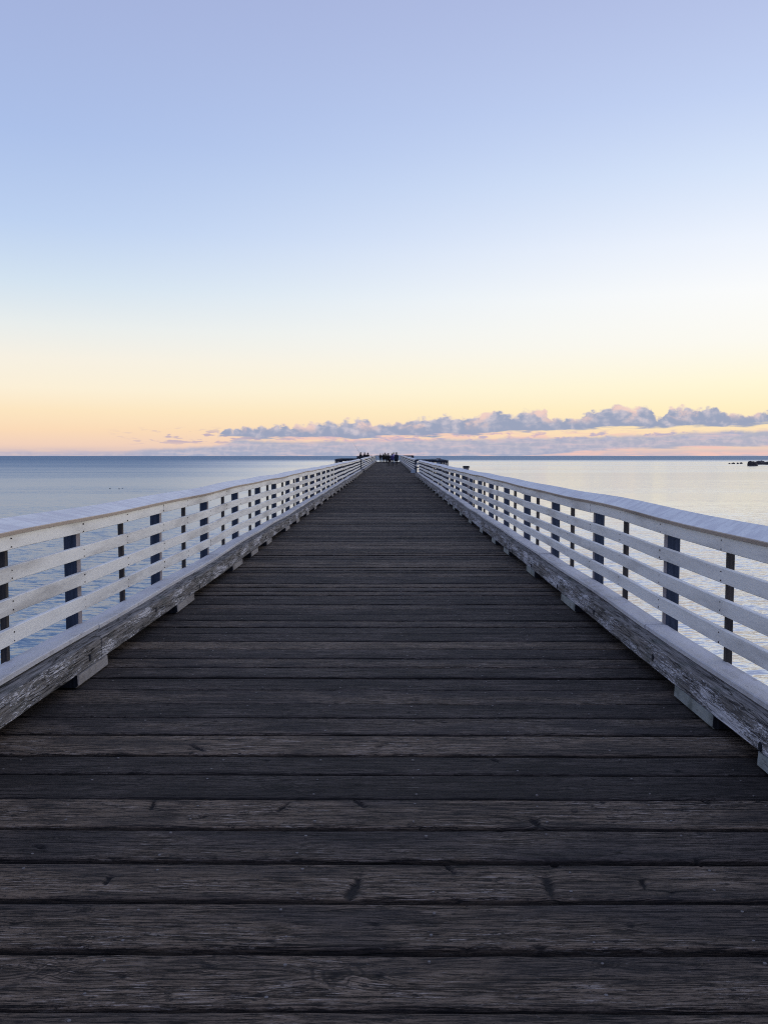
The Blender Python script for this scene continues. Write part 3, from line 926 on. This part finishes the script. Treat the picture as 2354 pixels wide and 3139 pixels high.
def make_kerb(side, y0, y1, blocks, label, blue_end=False):
    s = SIDE[side]
    root = empty("kerb_rail", (side * s['tin'] * H, y0, rise(y0)))
    tag(root, label, "kerb", "kerb timbers along the pier walkway")
    ti, to = s['tin'] * H, s['bout'] * H + .02
    z0, z1 = .0535 * H, .157 * H
    bm = bmesh.new()
    js = [y0]
    off = .2 if side < 0 else 1.35
    jj = [Y0P[side] + (j - .12) * BAY + off * .1 for j in range(-6, 80) if j % 3 == 0]
    js += [j for j in jj if y0 + .5 < j < y1 - .5] + [y1]
    for q, (a, b_) in enumerate(zip(js[:-1], js[1:])):
        rings = []
        fine = a < 16
        for yy in stations(a + .004, b_ - .004, .07 if fine else .5):
            ww = lambda kk, amp_: amp_ * (math.sin(yy * 7.3 + kk * 2 + q) * .5 + math.sin(yy * 17.1 + kk * 5 + q) * .3 + hash1(side, round(yy, 2), kk) * .45) * (1 if fine else .2)
            ch = .013
            # profile: x inward distance, z ; extra ledge line along the inner face
            prof = [(ti + .010 + ww(1, .003), z0), (to, z0), (to, z1), (ti + .05, z1 + ww(2, .002)), (ti + ch + ww(3, .004), z1 - .001 + ww(4, .002)),
                    (ti + .003 + ww(5, .003), z1 - ch + ww(6, .003)), (ti + ww(7, .0025), (z0 + z1) / 2 + .012), (ti + .004 + ww(8, .003), (z0 + z1) / 2),
                    (ti + ww(9, .0025), (z0 + z1) / 2 - .012), (ti + ww(10, .003), z0 + .010)]
            ox = hash1(side, q, 'kx') * .004
            rings.append([Vector((side * (p_[0] + ox + wobx(side, yy)), yy, p_[1] + rise(yy) + .5 * wobz(side, yy))) for p_ in prof])
        ring_faces(bm, rings)
    tm = M_timL if side < 0 else M_timR
    obj("kerb_timber", bm, tm, root)
    bm = bmesh.new()
    rings = []
    for yy in stations(y0, y1, BAY):
        rings.append([Vector((side * p_[0], yy, p_[1] + rise(yy))) for p_ in ((to - .012, -.30), (to + .022, -.30), (to + .022, z0 + .01), (to - .012, z0 + .01))])
    # added board blocking light between the spacer blocks; its black stands for shade
    for r_ in rings:
        for p_ in r_: p_.x += side * .012
    ring_faces(bm, rings)
    obj("added_shade_board", bm, M_black, root)
    # flat board on top of the timber
    jb = [Y0P[side] + j * BAY + .02 for j in range(-6, 80) if j % 2 == 0]
    line_mesh("kerb_board", root, side, s['bin'] * H, s['bout'] * H + .012, z1 + .003, .182 * H + .003, jb, y0, y1, [M_board],
              lambda k: 0, .006, gapj=.016, key=(side, 'kb', y0 > 10), step=BAY / 4, sag=.003)
    for (a, b_) in blocks:
        bm = bmesh.new()
        a *= H; b_ *= H
        xi = ti - .004 + hash1(side, a) * .004
        cc_ = .018
        rings = []
        for yy, ins in ((a, .008), (a + .01, 0), ((a + b_) / 2, 0), (b_ - .02, 0), (b_, .014)):
            rings.append([Vector((side * (px_), yy, pz_ + rise(yy))) for px_, pz_ in
                          ((xi + .016 + ins, .004), (to - .02, .004), (to - .02, z0 + .006 - .0 * ins), (xi + .004 + ins, z0 + .004), (xi + ins, .02))])
        ring_faces(bm, rings, lambda k: 0, True, 1)
        obj("spacer_block", bm, [M_blockL if side < 0 else M_blockR, M_black], root)      # sawn ends are black
    # bolts
    bm = bmesh.new()
    for k in range(40):
        yy = y0 + .9 + k * BAY * .75
        if yy > min(y1, 30) - .2: break
        cx_, cz_ = side * (ti + wobx(side, yy) - .003), (.095 + .02 * hash1(side, k)) * H + rise(yy)
        r_ = .016
        r0 = [Vector((cx_, yy + r_ * math.cos(j * math.pi / 5), cz_ + 1.5 * r_ * math.sin(j * math.pi / 5))) for j in range(10)]
        ring_faces(bm, [r0, [p + Vector((side * .02, 0, 0)) for p in r0]])
    if len(bm.verts): 
        bo_ = obj("bolt_holes", bm, M_black, root)
        bo_['kind'] = 'stuff'
    else: bm.free()
    if blue_end:
        bm = bmesh.new()
        xs = sorted((side * (ti - .06), side * (to + .03)))
        box(bm, xs[0], xs[1], y0 - .045, y0 - .003, rise(y0) + .01, .185 * H + rise(y0), .004)
        obj("end_board", bm, M_blue, root)
    return root


LB = [(1.9, 2.35), (3.626, 4.02), (5.361, 5.83), (7.30, 7.77), (8.30, 8.72), (9.374, 9.75), (11.08, 11.5), (12.4, 12.8)]
RB = [(2.15, 2.706), (3.08, 3.50), (5.406, 5.83), (6.925, 7.32), (8.43, 8.80), (9.478, 9.80), (10.77, 11.1), (12.3, 12.7)]


def more(bl, end, sp):
    bl = list(bl)
    while bl[-1][0] + sp + .5 < end:
        a = bl[-1][0] + sp + hash1(end, len(bl)) * .12
        bl.append((a, a + .42))
    return bl


L1, L2, L2b = 44.6 * H, 46.8 * H, 73.6 * H
L3 = 75.8 * H
R1, R2 = 38.4 * H, 44.5 * H
YS = -1.2 * H
make_railing(-1, YS, L1, "long white board railing on the left side of the pier, to the first platform")
make_railing(-1, L2, L2b, "short white railing on the left, between the two left side platforms")
make_railing(-1, L3, 95.3 * H, "farthest white railing on the left, running past the fishing people to the pier end")
make_railing(1, YS, R1, "long white railing on the right side of the pier, up to the pale blue post")
make_railing(1, R2, 95.3 * H, "farther white railing on the right, from the side platform to the pier end")
make_kerb(-1, YS, L1, more(LB, 44.6, 1.55), "thick peeling kerb timber on spacer blocks under the long left railing")
make_kerb(-1, L2, L2b, more([(47.4, 47.8)], 73, 1.6), "kerb timber under the left railing between the two side platforms")
make_kerb(-1, L3, 95.3 * H, more([(76.2, 76.6)], 95, 1.6), "far kerb timber under the last left railing by the pier end")
make_kerb(1, YS, R1, more(RB, 38.4, 1.55), "grey worn kerb timber on spacer blocks under the long right railing")
make_kerb(1, R2, 95.3 * H, more([(45, 45.4)], 95, 1.6), "kerb timber with a pale blue end under the farther right railing", blue_end=True)


# ------------------------------------------------------------------ side platforms
def platform(side, y0, y1, xo, label, rlabel, near_dark=True, bluepost=False):
    s = SIDE[side]
    xi = s['bout'] * H + .03
    xo = xo * H
    z = lambda yy: rise(yy)
    root = empty("side_platform", (side * xi, y0, rise(y0)))
    tag(root, label, "platform", "wooden platforms beside the pier")
    bm = bmesh.new()
    yy = y0
    while yy < y1 - .1:
        y2 = min(yy + .28, y1)
        xs = sorted((side * xi, side * xo))
        box(bm, xs[0], xs[1], yy, y2 - .01, z(yy) - .045, z(yy) - .004, .004)
        yy += .29
    obj("platform_planks", bm, M_post2, root)
    for yy in (y0 + .2, y1 - .2):
        bm = bmesh.new()
        bar(bm, (side * (xo - .3), yy, z(yy) - .06), (side * (xo - .3), yy, SEA_Z - 2.5), .26, .26)
        obj("pile", bm, M_pile, root)
        bm = bmesh.new()
        bar(bm, (side * (xi - .3), yy, z(yy) - .16), (side * xo, yy, z(yy) - .16), .14, .22)
        obj("cross_beam", bm, M_pile, root)
    rr = empty("platform_railing", (side * xo, y0, rise(y0)))
    tag(rr, rlabel, "railing", "dark railings round the side platforms")
    corners = [(xi + .1, y0 + .05), (xo - .05, y0 + .05), (xo - .05, y1 - .05), (xi + .1, y1 - .05)]
    nm = ("near", "outer", "far")
    for q, (a, b_) in enumerate(zip(corners[:-1], corners[1:])):
        L = math.hypot(b_[0] - a[0], b_[1] - a[1])
        k = max(1, round(L / 1.8))
        for j in range(k + (1 if q == 2 else 0)):
            f = j / k
            px_, py_ = a[0] + (b_[0] - a[0]) * f, a[1] + (b_[1] - a[1]) * f
            bm = bmesh.new()
            box(bm, side * px_ - .05, side * px_ + .05, py_ - .05, py_ + .05, z(py_) - .05, z(py_) + .70 * H, .004)
            obj("post", bm, M_post, rr)
        for zz, hh_ in ((.655, .08), (.47, .07), (.30, .06)):
            bm = bmesh.new()
            bar(bm, (side * a[0], a[1], z(a[1]) + zz * H), (side * b_[0], b_[1], z(b_[1]) + zz * H), .03, hh_ * H)
            for v_ in bm.verts: v_.co += Vector((-side * .067 if q == 1 else 0, (-.067 if q == 0 else .067) if q != 1 else 0, 0)) * 1.0
            obj("rail_board", bm, M_black, rr)
        bm = bmesh.new()
        bar(bm, (side * a[0], a[1], z(a[1]) + .715 * H), (side * b_[0], b_[1], z(b_[1]) + .715 * H), .16, .035)
        obj("cap_board", bm, M_post if near_dark else M_blue, rr)
    return root


platform(1, R1, R2, 2.65, "wooden side platform beside the opening in the right railing",
         "dark railing round the right platform nearest the pale blue post")
platform(-1, L1, 50.7 * H, 2.80, "nearer wooden platform on the left side of the pier",
         "dark railing round the nearer left platform")
platform(-1, L2b, 80 * H, 2.75, "far left platform where three people stand fishing",
         "dark railing in front of the three fishing people")
platform(1, 88 * H, 95 * H, 2.55, "farthest wooden platform, at the right of the pier end",
         "dark railing at the far right end of the pier")

# pale blue post on the corner of the right platform
bm = bmesh.new()
yb = R2 - .25
xb = 2.55 * H
box(bm, xb - .16, xb + .16, yb - .16, yb + .16, rise(yb), rise(yb) + .76 * H, .01)
t = obj("mooring_post", bm, M_blue)
tag(t, "thick pale blue post standing on the corner of the right side platform", "post")
bm = bmesh.new()
box(bm, xb - .62, xb + .22, yb - .25, yb + .25, rise(yb) + .762 * H, rise(yb) + .80 * H, .01)
tt_ = obj("shelf_board", bm, M_cap, t)

# white diagonal braces at the ends of the near railings
for side, yy, x0, x1, lb in ((1, R1 + .12, 1.395, 1.20, "white diagonal brace board at the end of the long right railing"),
                             (-1, L2 - .12, 1.46, 1.22, "white diagonal brace board at the start of the middle left railing")):
    bm = bmesh.new()
    bar(bm, (side * x0 * H, yy, rise(yy) + .69 * H), (side * x1 * H, yy + (.1 * -side), rise(yy) + .46 * H), .05, .10)
    tag(obj("brace_board", bm, M_cap), lb, "brace", "white braces at the railing openings")
# tall dark posts at two openings
for side, yy, lb in ((-1, L1 + .12, "dark post where the long left railing ends at the nearer platform"),
                     (-1, L2b + .12, "dark post where the middle left railing ends by the fishing people")):
    bm = bmesh.new()
    box(bm, side * 1.5 * H - .07, side * 1.5 * H + .07, yy, yy + .14, rise(yy), rise(yy) + .775 * H, .006)
    pt = obj("gate_post", bm, M_black)
    tag(pt, lb, "post", "dark posts at the left openings")
    bm = bmesh.new()
    box(bm, side * 1.5 * H - .085, side * 1.5 * H + .085, yy - .015, yy + .155, rise(yy) + .777 * H, rise(yy) + .79 * H, .004)
    obj("post_cap", bm, M_post, pt)

# round pile with a dark top just outside the right railing
yy = 16.4 * H
xp = 1.341 * H + .1 + .10
pl = empty("pile_post", (xp, yy, SEA_Z))
tag(pl, "grey wooden pile with a dark top standing just outside the right railing", "pile")
bm = bmesh.new()
rings = [[Vector((xp + .083 * q * math.cos(j * math.pi / 8), yy + .083 * q * math.sin(j * math.pi / 8), zz)) for j in range(16)]
         for zz, q in ((SEA_Z - 2, 1.2), (-1, 1.08), (rise(yy) + .748 * H, 1.0))]
ring_faces(bm, rings)
obj("shaft", bm, M_pile, pl, True)
bm = bmesh.new()
box(bm, xp - .088, xp + .088, yy - .088, yy + .088, rise(yy) + .750 * H, rise(yy) + .787 * H, .004)
obj("top_block", bm, M_black, pl)
# thin stick leaning behind the right railing
bm = bmesh.new()
bar(bm, (1.385 * H + .10, 12.0 * H, rise(18) - .1), (1.385 * H + .14, 12.6 * H, .52 * H + rise(18)), .018, .018)
tag(obj("leaning_stick", bm, M_post2), "thin brown stick leaning behind the right railing", "stick")

# end railing across the pier: white boards with bluish shade put into their colour
ye = 95.4 * H
er = empty("end_railing", (0, ye, rise(ye)))
tag(er, "white railing coloured in bluish shade, closing the far end of the pier behind the people", "railing")
x0e, x1e = -1.5 * H, 1.345 * H
for k in range(6):
    px_ = x0e + (x1e - x0e) * (k + .5 - .42 * (k == 0) + .42 * (k == 5)) / 6
    bm = bmesh.new()
    box(bm, px_ - .06, px_ + .06, ye + .03, ye + .13, rise(ye) - .05, rise(ye) + .69 * H, .004)
    obj("post", bm, M_blue, er)
for zz in (.25, .375, .5, .625):
    bm = bmesh.new()
    bar(bm, (x0e, ye, rise(ye) + (zz + .03) * H), (x1e, ye, rise(ye) + (zz + .03) * H), .03, .082 * H)
    obj("rail_board", bm, M_blue, er)
bm = bmesh.new()
bar(bm, (x0e, ye + .04, rise(ye) + .715 * H), (x1e, ye + .04, rise(ye) + .715 * H), .18, .04)
obj("cap_board", bm, M_blue, er)

# ------------------------------------------------------------------ people
def person(px, feet_y, head_y, label, top=M_cblack, legs=M_cblack, hat=None, facing=0.0, stride=.18, bulk=1.0, armbend=0.0, D=None, X=None,
           lean=0.0, skirt=False, shoe=M_cblack, group=None, height=None, patch=None, patch_name=None):
    if D is None:
        d = 70.0
        for _ in range(40):
            d = (1 - rise(d * H) / H) * 2630 / (feet_y - 1398)
            d = 0.5 * d + 0.5 * d
        # damped solve
        lo_, hi_ = 40.0, 94.0
        for _ in range(50):
            md = (lo_ + hi_) / 2
            if (1 - rise(md * H) / H) * 2630 / md > feet_y - 1398: lo_ = md
            else: hi_ = md
        D = md
    if X is None: X = (px - 1192) * D / 2630
    hgt_ = height or (feet_y - head_y) * D * H / 2630
    k = hgt_ / 1.75
    root = empty("person", (X * H, D * H, rise(D * H)))
    tag(root, label, "person", group)
    cs, sn = math.cos(facing), math.sin(facing)
    st = stride / 2
    # joints: name -> (x, y(forward), z, radius)
    J = dict(pel=(0, 0, .96, .135 * bulk), wai=(0, lean * .3, 1.10, .13 * bulk), che=(0, lean, 1.30, .15 * bulk), nek=(0, lean + .01, 1.47, .058),
             nk2=(0, lean + .02, 1.52, .056), hea=(0, lean + .035, 1.60, .088), crn=(0, lean + .025, 1.685, .072))
    E = [('pel', 'wai'), ('wai', 'che'), ('che', 'nek'), ('nek', 'nk2'), ('nk2', 'hea'), ('hea', 'crn')]
    for s_, nm in ((-1, 'l'), (1, 'r')):
        fs = st * s_
        J['hip' + nm] = (s_ * .09, 0, .90, .095 * bulk)
        J['kne' + nm] = (s_ * .10, fs * .6 + .02, .50, .062)
        J['ank' + nm] = (s_ * .11, fs - .02, .09, .045)
        J['hel' + nm] = (s_ * .11, fs + .0, .045, .042)
        J['toe' + nm] = (s_ * .125, fs + .15, .035, .033)
        J['sho' + nm] = (s_ * .185, lean, 1.40, .065 * bulk)
        ab = armbend
        J['elb' + nm] = (s_ * (.25 + .02 * ab), lean - .04 - fs * .4 + .05 * ab, 1.13, .047 * bulk)
        J['wri' + nm] = (s_ * (.24 - .10 * ab), lean + .05 - fs * .6 + .26 * ab, .89 + .22 * ab, .030)
        J['pal' + nm] = (s_ * (.24 - .11 * ab), lean + .08 - fs * .6 + .30 * ab, .83 + .24 * ab, .028)
        E += [('pel', 'hip' + nm), ('hip' + nm, 'kne' + nm), ('kne' + nm, 'ank' + nm), ('ank' + nm, 'hel' + nm), ('hel' + nm, 'toe' + nm),
              ('che', 'sho' + nm), ('sho' + nm, 'elb' + nm), ('elb' + nm, 'wri' + nm), ('wri' + nm, 'pal' + nm)]
        px_, py_, pz_, _r = J['pal' + nm]
        for fi in range(5):
            ln = (.055, .075, .082, .076, .060)[fi]
            oy = (.040, .026, .009, -.008, -.025)[fi]
            J[f'f{fi}a' + nm] = (px_ - s_ * .004 * fi, py_ + oy, pz_ - ln * (.3 if fi == 0 else .55), .0095)
            J[f'f{fi}b' + nm] = (px_ - s_ * (.012 + .004 * fi), py_ + oy * 1.2 + .008, pz_ - ln, .0085)
            E += [('pal' + nm, f'f{fi}a' + nm), (f'f{fi}a' + nm, f'f{fi}b' + nm)]
    names = list(J)
    idx = {n_: i for i, n_ in enumerate(names)}
    vs = []
    for n_ in names:
        x_, y_, z_, r_ = J[n_]
        vs.append(((x_ * cs - y_ * sn) * k, (x_ * sn + y_ * cs) * k, z_ * k))
    me_ = bpy.data.meshes.new("body")
    me_.from_pydata(vs, [(idx[a], idx[b_]) for a, b_ in E], [])
    o = bpy.data.objects.new("body", me_)
    col.objects.link(o)
    md_ = o.modifiers.new("skin", 'SKIN')
    for i, n_ in enumerate(names):
        r_ = J[n_][3] * k
        me_.skin_vertices[0].data[i].radius = (r_, r_)
        me_.skin_vertices[0].data[i].use_root = (n_ == 'pel')
    sb = o.modifiers.new("sub", 'SUBSURF')
    sb.levels = sb.render_levels = 1
    dg = bpy.context.evaluated_depsgraph_get()
    me2 = bpy.data.meshes.new_from_object(o.evaluated_get(dg))
    bpy.data.objects.remove(o)
    me2.name = "body"
    for q in (top, legs, M_skin, shoe): 
        me2.materials.append(q)
    if len(me2.materials) > 4:
        while len(me2.materials) > 4: me2.materials.pop(index=0)
    for p in me2.polygons:
        z_ = p.center.z / k
        r2 = math.hypot(p.center.x, p.center.y) / k
        mi = 0
        if z_ > 1.50: mi = 2
        elif z_ < .10: mi = 3
        elif z_ < .92 and r2 < .215 - .0 * z_: mi = 1
        elif z_ < .88 and armbend < .5: mi = 2
        p.material_index = mi
        p.use_smooth = True
    bo = bpy.data.objects.new("body", me2)
    col.objects.link(bo)
    bo.parent = root
    # hair or hat
    bm = bmesh.new()
    bmesh.ops.create_icosphere(bm, subdivisions=2, radius=.122 * k)
    for v_ in bm.verts:
        v_.co.z = v_.co.z * 1.12 + 1.655 * k
        if v_.co.z < 1.60 * k: v_.co.z = 1.60 * k - (1.60 * k - v_.co.z) * .6
        yy_ = v_.co.y - .02 * k + lean * k
        v_.co.x, v_.co.y = v_.co.x * cs - yy_ * sn, v_.co.x * sn + yy_ * cs
    h_ = obj("hair", bm, hat or M_hair, None, True)
    h_.parent = root
    # coat hem / jacket shell
    bm = bmesh.new()
    hem = .62 if skirt else .84
    rings = []
    for zz, rx, ry in ((hem, .20, .16), (.95, .195, .15), (1.12, .185, .14), (1.32, .215, .15), (1.43, .17, .11), (1.50, .08, .075)):
        rr_ = []
        for j in range(14):
            a_ = j / 14 * 2 * math.pi
            x_ = rx * bulk * math.cos(a_) * (1 + .03 * math.sin(3 * a_ + zz * 9))
            y_ = ry * bulk * math.sin(a_) + lean * max(0, zz - .9) / .5
            rr_.append(Vector(((x_ * cs - y_ * sn) * k, (x_ * sn + y_ * cs) * k, zz * k)))
        rings.append(rr_)
    ring_faces(bm, rings)
    j_ = obj("coat", bm, top, None, True)
    j_.parent = root
    if patch is not None:
        bm = bmesh.new()
        rings = []
        for zz, rx in ((1.12, .06), (1.25, .12), (1.38, .15), (1.46, .12)):
            rr_ = []
            for j in range(9):
                a_ = -math.pi * (.15 + .7 * j / 8)
                x_, y_ = rx * 1.15 * math.cos(a_), .165 * bulk * math.sin(a_)
                rr_.append(Vector((x_ * k, (y_ - .012) * k, zz * k)))
            rr_ += [p + Vector((0, .02 * k, 0)) for p in reversed(rr_)]
            rings.append(rr_)
        ring_faces(bm, rings)
        q_ = obj(patch_name, bm, patch, None, True)
        q_.parent = root
    return root


G = "people gathered near the end of the pier"
person(1166, 1418.6, 1391.5, "slim person in black at the left edge of the group near the pier end", facing=.3, stride=.05, bulk=1.02, armbend=.6, group=G)
person(1175, 1420.3, 1391.5, "broad person in dark clothes standing second from the left in the group", top=M_cblack, bulk=1.2, stride=.12, armbend=.5, group=G)
person(1180.5, 1419.6, 1388.8, "person in dark olive coat with a pale scarf over the chest", top=M_colive, bulk=1.15, stride=.08, armbend=.7,
       group=G, patch=M_cgrey, patch_name="scarf")
person(1184.3, 1419.8, 1393.2, "person in black partly hidden behind the one walking at the middle of the group", stride=.1, bulk=1.1, group=G)
person(1190, 1429.4, 1390.6, "person in black walking in front at the middle of the group", top=M_cblack, legs=M_cblack, bulk=1.15, stride=.34, armbend=.75, group=G)
e = person(1202, 1429.2, 1391.3, "person in a violet jacket carrying a dark red bag", top=M_cviolet, legs=M_cnavy, bulk=1.0, stride=.22, armbend=.3, group=G)
person(1206.5, 1421.5, 1388.2, "person in lilac jacket and light blue trousers behind the violet jacket", top=M_clilac, legs=M_cjean, bulk=1.0, stride=.1,
       group=G)
person(1214.8, 1428.6, 1387.8, "tallest person in a wide dark coat and pale shoes at the right of the group", top=M_cnavy, legs=M_cblack, bulk=1.28, stride=.22,
       armbend=.2, skirt=True, shoe=M_cshoe, group=G)
# bag carried by the person in violet
el_ = e.location
bm = bmesh.new()
box(bm, el_.x - .40, el_.x - .16, el_.y - .12, el_.y + .02, el_.z + .50, el_.z + .82, .02)
bg = obj("shoulder_bag", bm, M_cred)
tag(bg, "dark red bag hanging beside the person in the violet jacket", "bag")
bm = bmesh.new()
bar(bm, (el_.x - .36, el_.y - .05, el_.z + .80), (el_.x - .28, el_.y - .05, el_.z + 1.0), .02, .02)
bar(bm, (el_.x - .20, el_.y - .05, el_.z + .80), (el_.x - .28, el_.y - .05, el_.z + 1.0), .02, .02)
obj("strap", bm, M_cred, bg)
G2 = "people fishing on the far left platform"
fi = [(-2.47, 77.0, 1.62, "person leaning at the platform rail with a long fishing rod", .9, .12),
      (-2.19, 78.0, 1.60, "middle one of the three people on the far left platform", .5, .05),
      (-1.92, 78.6, 1.57, "person on the far left platform closest to the walkway", .2, .05)]
for X_, D_, h_, lb, fc, ln in fi:
    person(0, 0, 0, lb, top=M_cblack, bulk=1.3, D=D_, X=X_, height=h_, facing=fc, armbend=.9, lean=ln, stride=.06, group=G2)
# rod
bm = bmesh.new()
fx, fy = -2.47 * H, 77 * H
p0 = Vector((fx + .05, fy - .25, rise(fy) + 1.0))
p1 = Vector((fx - .55 - .35, fy - .9, rise(fy) + 3.1))
prev_ = None
rings = []
for q in range(9):
    f = q / 8
    c_ = p0.lerp(p1, f) + Vector((-.25 * f * f, 0, -.10 * f * f))
    r_ = .016 * (1 - f) + .005
    rings.append([c_ + Vector((r_ * math.cos(j * math.pi / 3), r_ * math.sin(j * math.pi / 3), 0)) for j in range(6)])
ring_faces(bm, rings)
rod = obj("fishing_rod", bm, M_black)
tag(rod, "thin long fishing rod rising from the far left platform", "fishing rod")
bm = bmesh.new()
bmesh.ops.create_cone(bm, cap_ends=True, segments=12, radius1=.035, radius2=.03, depth=.05,
                      matrix=Matrix.Translation(p0.lerp(p1, .12) + Vector((.03, 0, 0))) @ Matrix.Rotation(1.57, 4, 'Y'))
obj("reel", bm, M_black, rod)

# ------------------------------------------------------------------ rocks out on the right
HW = EYE_Z - SEA_Z


def rock(x, ywater, wpx, hpx, label, seed, name="sea_rock"):
    D = HW * 2630 / (ywater - 1398)
    X = (x - 1192) / 2630 * D
    w_, h_ = wpx / 2630 * D, hpx / 2630 * D
    bm = bmesh.new()
    bmesh.ops.create_icosphere(bm, subdivisions=4, radius=1)
    rr = np.random.default_rng(seed)
    dirs = [(Vector(rr.normal(size=3)).normalized(), rr.uniform(.5, .95)) for _ in range(16)]
    ph = rr.uniform(0, 6, 9)
    for v_ in bm.verts:
        d = v_.co.normalized()
        r_ = 1.0
        for q, t_ in dirs:
            dt = d.dot(q)
            if dt > 0: r_ = min(r_, t_ / dt)
        r_ *= 1 + .05 * math.sin(d.x * 9 + ph[0]) * math.sin(d.y * 8 + ph[1]) + .04 * math.sin(d.z * 17 + d.x * 13 + ph[2])
        v_.co = Vector((d.x * r_ * w_ * .62, d.y * r_ * w_ * .55, d.z * r_ * h_ * 1.3))
    o = obj(name, bm, M_rock)
    o.location = (X, D, SEA_Z - .02 * h_)
    tag(o, label, "rock", "dark rocks in the water at the right")
    return o


rock(2298, 1428.5, 30, 13, "biggest rounded dark rock in the water near the right edge", 1)
rock(2328, 1424.5, 44, 11, "low dark rock right behind the biggest one", 2)
rock(2362, 1425.0, 46, 9, "long flat dark rock cut by the right edge of the picture", 3)
rock(2266, 1422.5, 9, 6, "small dark rock first to the left of the biggest one", 4)
rock(2255, 1422.8, 7, 3.5, "tiny low rock touching the left flank of the small rock", 5)
rock(2242, 1422.8, 11, 4.5, "middle one of the small rocks in the row left of the biggest", 6)
rock(2230, 1423.0, 7, 3, "tiny flat rock at the left end of the rock row", 7)
rock(2400, 1424.0, 40, 14, "dark rock at the right end of the rock row", 8)

# seabirds resting on the water at the left
bird0 = None
for q, (x, yw, lb) in enumerate(((336, 1499, "leftmost of three small dark seabirds floating on the left water"),
                                 (365, 1500, "middle of three small dark seabirds floating on the left water"),
                                 (374.5, 1498, "right one of three small dark seabirds floating on the left water"))):
    D = HW * 2630 / (yw - 1398)
    X = (x - 1192) / 2630 * D
    r_ = empty("seabird", (X, D, SEA_Z))
    tag(r_, lb, "seabird", "seabirds floating on the left")
    if bird0 is None:
        bm = bmesh.new()
        bmesh.ops.create_icosphere(bm, subdivisions=3, radius=1)
        for v_ in bm.verts:
            x_, y_, z_ = v_.co
            v_.co = Vector((x_ * .19, y_ * .085 * (1 - .3 * x_ * x_), z_ * .07 + .04 + (.05 * max(0, -x_ - .5))))
            if x_ > .75: v_.co.z += .02
        b1 = obj("body", bm, M_cblack, None, True)
        bm = bmesh.new()
        vv = []
        for q2, (cx_, cz_, rr_) in enumerate(((.13, .07, .035), (.155, .12, .026), (.165, .16, .030), (.20, .172, .026), (.225, .168, .010), (.255, .163, .004))):
            vv.append([Vector((cx_, rr_ * math.cos(j * math.pi / 4), cz_ + rr_ * math.sin(j * math.pi / 4))) for j in range(8)])
        ring_faces(bm, vv)
        b2 = obj("head", bm, M_cblack, None, True)
        bird0 = (b1, b2)
        b1.parent = r_; b2.parent = r_
    else:
        for s_ in bird0:
            c_ = s_.copy()
            col.objects.link(c_)
            c_.parent = r_
    r_.rotation_euler = (0, 0, (0.4, 2.9, 0.1)[q])
    r_.scale = (.7, .7, .7)
